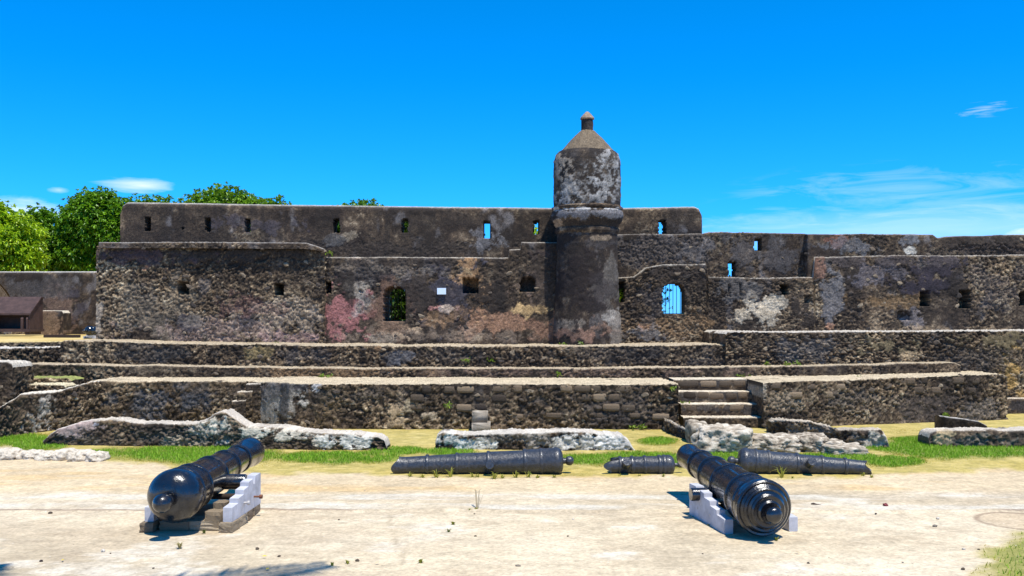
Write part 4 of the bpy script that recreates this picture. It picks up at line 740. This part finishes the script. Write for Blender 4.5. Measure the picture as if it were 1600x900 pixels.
def tree(label, d, lobes, trunk_px, seed, c0, c1, size=.32, n=900, per=7, zbase=0., dy=9, group='trees behind the fort'):
    r = np.random.default_rng(seed); base = Vector(((trunk_px-800)*d/F, d, zbase))
    o = thing('tree', label, 'tree', base, 0, group); pts = []; nr = []
    wt = np.array([rx*ry for (_, _, rx, ry) in lobes], float); wt /= wt.sum()
    cs = []
    for (lx, ly, rx, ry), f in zip(lobes, wt):
        c = np.array(P(lx, ly+dy, d)); a = rx*d/F; b = ry*d/F; cs.append((c, a, b)); m = max(20, int(n*f))
        # clumps on the lobe: leaves gather in bunches with gaps between
        k = max(8, int(m/16)); u = r.normal(size=(k, 3)); u /= np.linalg.norm(u, axis=1)[:, None]
        rad = (r.uniform(.35, 1.0, k)**.7)[:, None]; cc = c+u*rad*np.array([a, a*.9, b])
        w = r.integers(0, k, m); off = np.clip(r.normal(size=(m, 3)), -1.5, 1.5)*size*1.25
        pts.append(cc[w]+off); v = u[w]*.7+off/(size*2); nr.append(v/np.linalg.norm(v, axis=1)[:, None])
    pts = np.concatenate(pts); nr = np.concatenate(nr)
    V, Q, col = leaf_cloud(pts, nr, size, per, seed+1, c0, c1)
    link('crown', mesh('crown', V-np.array(base), [Q], col, False), M['leaf'], o)
    bm = bmesh.new()
    def limb(a, b, r0, r1):
        a = Vector(a); b = Vector(b); dv = b-a; q = dv.to_track_quat('Z', 'Y').to_matrix().to_4x4()
        bmesh.ops.create_cone(bm, cap_ends=True, segments=9, radius1=r0, radius2=r1, depth=dv.length, matrix=Matrix.Translation((a+b)/2) @ q)
    top = Vector(cs[0][0])-base; fork = Vector((top.x*.25, 0, max(1.5, top.z*.42)))
    limb((0, 0, -.2), fork, .30, .22)
    for c, a, b in cs: e = Vector(c)-base; mdl = (fork+e)/2+Vector((r.uniform(-.3, .3), r.uniform(-.3, .3), .2)); limb(fork, mdl, .17, .11); limb(mdl, e, .11, .04)
    link('trunk', bm_mesh('trunk', bm, True), M['bark'], o)
    return o
BR0, BR1 = (.16, .32, .006), (.50, .64, .02); DK0, DK1 = (.03, .12, .005), (.24, .44, .015)
tree('bright yellow green leafy tree behind the plain yard wall', 40, [(10, 375, 50, 50), (-30, 360, 60, 60), (35, 400, 34, 30), (5, 345, 30, 24)], -20, 401, BR0, BR1, .18, 7000, 7, 1.7)
tree('deep green broad leafy tree rising beside the bastion corner', 43, [(150, 345, 52, 50), (110, 385, 50, 40), (155, 315, 34, 22), (60, 345, 22, 24), (180, 380, 40, 40), (205, 330, 30, 22), (235, 318, 28, 11), (75, 400, 40, 30), (175, 400, 30, 30)], 130, 402, DK0, DK1, .19, 15000, 7, 1.7)
tree('wide crowned tree whose top shows above the loophole parapet', 46, [(345, 312, 46, 24), (320, 330, 60, 30), (395, 330, 50, 26), (420, 322, 36, 14), (370, 360, 80, 50)], 360, 403, DK0, (.28, .46, .02), .19, 9000, 7)
tree('tree showing only a small rounded tip above the parapet', 48, [(557, 324, 30, 12), (560, 343, 58, 22), (520, 370, 40, 40), (600, 372, 50, 40)], 560, 404, DK0, (.28, .46, .02), .19, 9000, 7)
tree('shady tree seen through the barred arched window', 37, [(615, 470, 34, 40), (635, 380, 40, 40), (640, 440, 40, 40), (590, 440, 40, 50), (650, 500, 40, 40)], 612, 405, (.012, .035, .003), (.09, .15, .008), .2, 3000, 7)
tree('tree seen only through the loophole next to the turret', 44, [(838, 392, 30, 46), (845, 420, 36, 40)], 842, 406, BR0, BR1, .24, 1000, 7)
def shrub(label, px0, py0, d, n, spread, height, seed, c0, c1, size=.16, narrow=.3, group=None, name='shrub', cat='shrub'):
    r = np.random.default_rng(seed); b = np.array(P(px0, py0, d)); pts = b+r.normal(size=(n, 3))*np.array([spread, spread, 0])+np.array([0, 0, 1])*r.uniform(0, height, (n, 1))
    nv = r.normal(size=(n, 3))*.5+np.array([0, 0, .5]); V, Q, col = leaf_cloud(pts, nv, size, 5, seed, c0, c1, narrow, .2)
    o = link(name, mesh(name, V-b, [Q], col, False), M['leaf'], None, b); return tag(o, label, cat, group)
shrub('leafy shrub growing behind the bright barred arch', 1037, 497, 26.6, 26, .10, .85, 51, DK0, DK1, .16)
shrub('leafy sprig growing out of the gap beside the turret foot', 971, 470, 25.3, 16, .05, .3, 52, DK0, BR1, .12)
# weeds rooted on ledges and along the guns
for i, (px_, py_, d_) in enumerate(((431, 536, 24.3), (880, 537, 24.2), (908, 537, 24.1), (515, 395, 25.0), (870, 585, 22.15), (503, 588, 22.2), (515, 589, 22.15), (730, 562, 22.98), (1200, 569, 22.85), (1230, 569, 22.85), (1245, 568, 22.85), (1160, 587, 22.2), (1050, 609, 19.95), (1004, 668, 19.9), (988, 669, 19.9), (1476, 650, 20.3), (1210, 664, 19.9), (1066, 630, 20.9), (767, 563, 22.98), (700, 633, 19.95), (1340, 592, 21.9))):
    shrub('small green weed rooted in the rubble of the fort', px_, py_+2, d_, 7, .05, .06, 520+i, (.10, .18, .01), (.26, .36, .03), .085, .3, 'weeds rooted in the fort rubble', 'weed', 'weed')
# grass
def blades(name, n, lo, hi, seed, label=None):
    r = np.random.default_rng(seed); X = r.uniform(-12.8, 13.2, n); Y = lo+(hi-lo)*r.uniform(0, 1, n)**1.1
    px = 800+F*X/Y; py = HOR+H*F/Y; grass, g = ground_masks(px, py); dens = .7*grass+g; k = (r.uniform(0, 1, n) < dens) & (px > -60) & (px < 1680); X, Y, g, px, py = X[k], Y[k], g[k], px[k], py[k]
    m = len(X); a = r.uniform(0, 6.283, m); hgt = (.018+.034*g)*r.uniform(.6, 1.5, m); w = r.uniform(.004, .008, m)*(1+.6*(Y > 14)); ln = r.uniform(.2, .9, m)*hgt; b = r.uniform(0, 6.283, m)
    p0 = np.stack([X-np.cos(a)*w, Y-np.sin(a)*w, np.full(m, -.005)], -1); p1 = np.stack([X+np.cos(a)*w, Y+np.sin(a)*w, np.full(m, -.005)], -1); p2 = np.stack([X+np.cos(b)*ln, Y+np.sin(b)*ln, hgt], -1)
    t = r.uniform(0, 1, m); gc = np.stack([.13+.15*t, .32+.16*t, .008+.02*t], -1); dc = np.stack([.42+.18*t, .32+.13*t, .045+.05*t], -1)
    gm = np.clip(g*1.25+r.uniform(-.5, .15, m), 0, 1)[:, None]; c = gc*gm+dc*(1-gm)
    V = np.stack([p0, p1, p2], 1).reshape(-1, 3); o = link(name, mesh(name, V, [np.arange(m*3).reshape(-1, 3)], np.repeat(c, 3, 0), False), M['grass']); tag(o, label, 'grass', None, 'stuff')
blades('lawn_grass', 420000, 13.6, 20.4, 71, 'green and straw dry grass strip in front of the terrace')
blades('lawn_grass', 22000, 8.3, 11.2, 72, 'rough patch of yellow green grass at the corner of the paving')
# turf on the left terraces
# weed tufts on the sand and along the fallen guns
def tuft(px_, py_, n, hgt, seed, label, c0, c1, group):
    r = np.random.default_rng(seed); b = np.array(G(px_, py_)); a = r.uniform(0, 6.283, n); sp = r.uniform(.3, 1.0, n)*hgt; h_ = r.uniform(.5, 1, n)*hgt; V = []; 
    for i in range(n):
        d = np.array([math.cos(a[i]), math.sin(a[i]), 0]); s = np.array([-d[1], d[0], 0])*.007; o_ = d*.01; mid_ = d*sp[i]*.45+np.array([0, 0, h_[i]*.8]); tip = d*sp[i]+np.array([0, 0, h_[i]*r.uniform(.6, 1)])
        V += [o_-s, o_+s, mid_+s*.8, mid_-s*.8, mid_-s*.8, mid_+s*.8, tip+s*.1, tip-s*.1]
    V = np.array(V); t = np.repeat(r.uniform(0, 1, n), 8)[:, None]; col = np.asarray(c0)+(np.asarray(c1)-np.asarray(c0))*t
    o = link('weed_tuft', mesh('weed_tuft', V, [np.arange(len(V)).reshape(-1, 4)], col, False), M['leaf'], None, b); tag(o, label, 'weed', group)
YG0, YG1 = (.16, .20, .02), (.46, .42, .06)
for i, (a, b, n_, h_) in enumerate(((640, 741, 9, .10), (660, 742, 7, .09), (682, 742, 12, .13), (704, 741, 5, .16), (738, 742, 8, .10), (746, 742, 6, .08), (772, 744, 12, .13), (785, 743, 7, .09), (806, 742, 8, .12), (826, 742, 6, .12), (840, 743, 9, .08), (866, 742, 6, .07))):
    tuft(a, b+6, n_+6, h_*1.1, 600+i, 'yellow green weed sprouting along the longest fallen cannon', YG0, YG1, 'weeds along the longest fallen cannon')
for i, (a, b, n_, h_) in enumerate(((1222, 743, 14, .22), (1237, 744, 8, .07), (1348, 740, 14, .10), (1362, 742, 16, .07))):
    tuft(a, b+6, n_, h_, 640+i, 'weed sprouting along the cannon with the torn muzzle', YG0, YG1, 'weeds along the torn muzzle cannon')
for i, (a, b, n_, h_) in enumerate(((1000, 741, 9, .07), (1036, 742, 9, .07), (968, 741, 7, .06))): tuft(a, b+5, n_, h_, 650+i, 'weed sprouting beside the short broken cannon', YG0, YG1, 'weeds beside the broken cannon')
tuft(281, 857, 26, .07, 660, 'dry spiky weed in front of the plinth gun', (.28, .24, .08), (.5, .42, .18), None)
tuft(319, 833, 12, .05, 661, 'tiny dark green weed at the corner of the stone plinth', (.06, .12, .01), (.2, .24, .03), None)
tuft(1213, 845, 16, .05, 662, 'tiny green weed under the ridged breech gun', YG0, YG1, None)
for i, (a, b, n_) in enumerate(((708, 820, 22), (701, 831, 14), (657, 880, 20), (735, 799, 18), (744, 798, 20), (543, 881, 12), (519, 884, 10))):
    tuft(a, b, n_, .045, 670+i, 'tiny weed growing from a crack in the sandy paving', YG0, YG1, 'weeds in the paving cracks')
tuft(745, 797, 5, .30, 690, 'thin bare grass stalks standing in the paving crack', (.36, .28, .16), (.5, .42, .28), None)
for i, (a, b) in enumerate(((1107, 822), (1116, 825))): tuft(a, b, 8, .03, 695+i, 'tiny yellow weed against the sand standing carriage', YG0, YG1, 'weeds by the sand standing carriage')
# ------------------------------------------------------------------ litter on the sand
PEB = [rock_mesh(90+i, 1) for i in range(4)]
for p_ in PEB: p_.materials.append(M['pebble'])
rs = random.Random(9)
for i in range(42):
    px_, py_ = rs.uniform(10, 1590), rs.uniform(748, 897)**1.0
    if (210 < px_ < 400 and py_ < 870) or (1060 < px_ < 1250 and py_ < 860): continue
    s = rs.choice((.008, .010, .012, .016, .02)); o = link('pebble', PEB[i % 4], None, None, G(px_, py_)+Vector((0, 0, s*.4))); o.scale = (s*1.3, s*1.1, s*.8); o.rotation_euler = (0, 0, rs.uniform(0, 6)); tag(o, 'small pebble lying on the sandy paving', 'pebble', 'pebbles on the sandy paving')
def stick(px_, py_, L_, r_, rz, label):
    me = lathe('stick', [(-L_/2, r_*.5), (-L_*.3, r_), (0, r_*.85), (L_*.3, r_*1.05), (L_/2, r_*.4)], 8)
    for v in me.vertices: v.co.x += .03*math.sin(v.co.y*14)*L_; v.co.z += .012*math.sin(v.co.y*22)
    o = link('stick', me, M['wood'], None, G(px_, py_)+Vector((0, 0, r_))); o.rotation_euler = (0, 0, rz); tag(o, label, 'stick')
stick(1277, 791, .15, .016, math.radians(86), 'short thick dark stick lying beside the ridged breech gun'); stick(1278, 757, .13, .006, math.radians(80), 'thin dark twig lying on swept sand near the torn muzzle')
me = rock_mesh(95, 2); o = link('fallen_fruit', me, M['fruit'], None, G(1384, 792)+Vector((0, 0, .02))); o.scale = (.028, .026, .022); tag(o, 'small dark red fallen fruit on the pale paving strip', 'fruit')
for i, (a, b) in enumerate(((413, 872), (418, 892), (1246, 866), (590, 882), (98, 878))):
    bm = bmesh.new(); vs = [bm.verts.new(v) for v in ((-.03, 0, .004), (0, .013, .010), (.03, 0, .006), (0, -.013, .004))]; bm.faces.new(vs)
    o = link('fallen_leaf', bm_mesh('fallen_leaf', bm), M['yellow'], None, G(a, b)+Vector((0, 0, .016))); o.rotation_euler = (0, 0, i*1.3); tag(o, 'small yellow fallen leaf on the sandy paving', 'leaf', 'fallen leaves on the paving')

# ------------------------------------------------------------------ palms: one beside the camera throws its shadow, one dead frond hangs over the yard wall
def frond_mesh(L_, nleaf, w, droop, seed, leafdroop=.5):
    r = random.Random(seed); V = []; Fq = []
    def pt(t): return Vector((L_*t*(1-.12*t), 0, .25*L_*t-droop*L_*t*t))
    n = 14
    for i in range(n+1):
        t = i/n; p = pt(t); rr = .03*(1-t)+.006
        for k_ in range(4): a = k_*math.pi/2; V.append(p+Vector((0, rr*math.cos(a), rr*math.sin(a))))
    for i in range(n):
        for k_ in range(4): Fq.append((i*4+k_, i*4+(k_+1) % 4, (i+1)*4+(k_+1) % 4, (i+1)*4+k_))
    for i in range(nleaf):
        t = .16+.84*i/nleaf; p = pt(t); ll = w*(math.sin(math.pi*min(1, t*.85+.12))*.9+.1)*r.uniform(.8, 1.1)
        for s in (-1, 1):
            d = Vector((.55, s*1., -.1-leafdroop*r.uniform(.3, 1))).normalized(); side = Vector((1, 0, 0)).cross(d).normalized().cross(d)*.022; b = len(V); m_ = p+d*ll*.5; e = p+d*ll+Vector((0, 0, -.22*ll))
            V += [p-side*.5, p+side*.5, m_+side, m_-side, e]; Fq += [(b, b+1, b+2, b+3), (b+3, b+2, b+4)]
    bm = bmesh.new(); vs = [bm.verts.new(v) for v in V]
    for f in Fq:
        try: bm.faces.new([vs[i] for i in f])
        except ValueError: pass
    return bm_mesh('frond', bm)
pb = Vector((-4.7, 2.0, 0)); crown = Vector((-3.3, 4.15, 7.2))
pm = thing('coconut_palm', 'coconut palm standing beside the viewer and shading the paving', 'palm', pb)
n = 16; bm = bmesh.new(); prev = None
for i in range(n+1):
    t = i/n; c = (crown-pb)*t+Vector((-.5*math.sin(math.pi*t), -.4*math.sin(math.pi*t), 0)); rr = .19*(1-t)+.11+(.012 if i % 2 else 0); rg = [bm.verts.new(c+Vector((rr*math.cos(a), rr*math.sin(a), 0))) for a in np.linspace(0, 6.2832, 13)[:-1]]
    if prev:
        for k_ in range(12): bm.faces.new((prev[k_], prev[(k_+1) % 12], rg[(k_+1) % 12], rg[k_]))
    prev = rg
link('trunk', bm_mesh('trunk', bm, True), M['bark'], pm)
M['palmleaf'] = mat('palm_leaf', col=(.07, .13, .02), rough=.5, var=.2, trans=.15, bump=0)
fm = [frond_mesh(3.3, 44, .62, .42, 5+i) for i in range(3)]
for f_ in fm: f_.materials.append(M['palmleaf'])
for i, az in enumerate((40, 95, 150, 185, 225, 262, 300, 340)):
    o = link('frond', fm[i % 3], None, pm, crown-pb); o.rotation_euler = (0, math.radians((-12, 4, -20)[i % 3]), math.radians(az)); o.scale = (1.34 if az == 40 else 1,)*3
df = link('dead_frond', frond_mesh(2.2, 40, .5, .75, 33, 1.2), M['dry'], None, P(-58, 426, 34.5)); df.scale = (1.25,)*3; df.rotation_euler = (0, math.radians(6), math.radians(-10)); tag(df, 'dead brown palm frond drooping over the yard wall coping', 'palm frond')

for o_ in COL.objects:
    if o_.parent is None and o_.get('category') and not o_.get('kind'): o_['kind'] = 'thing'
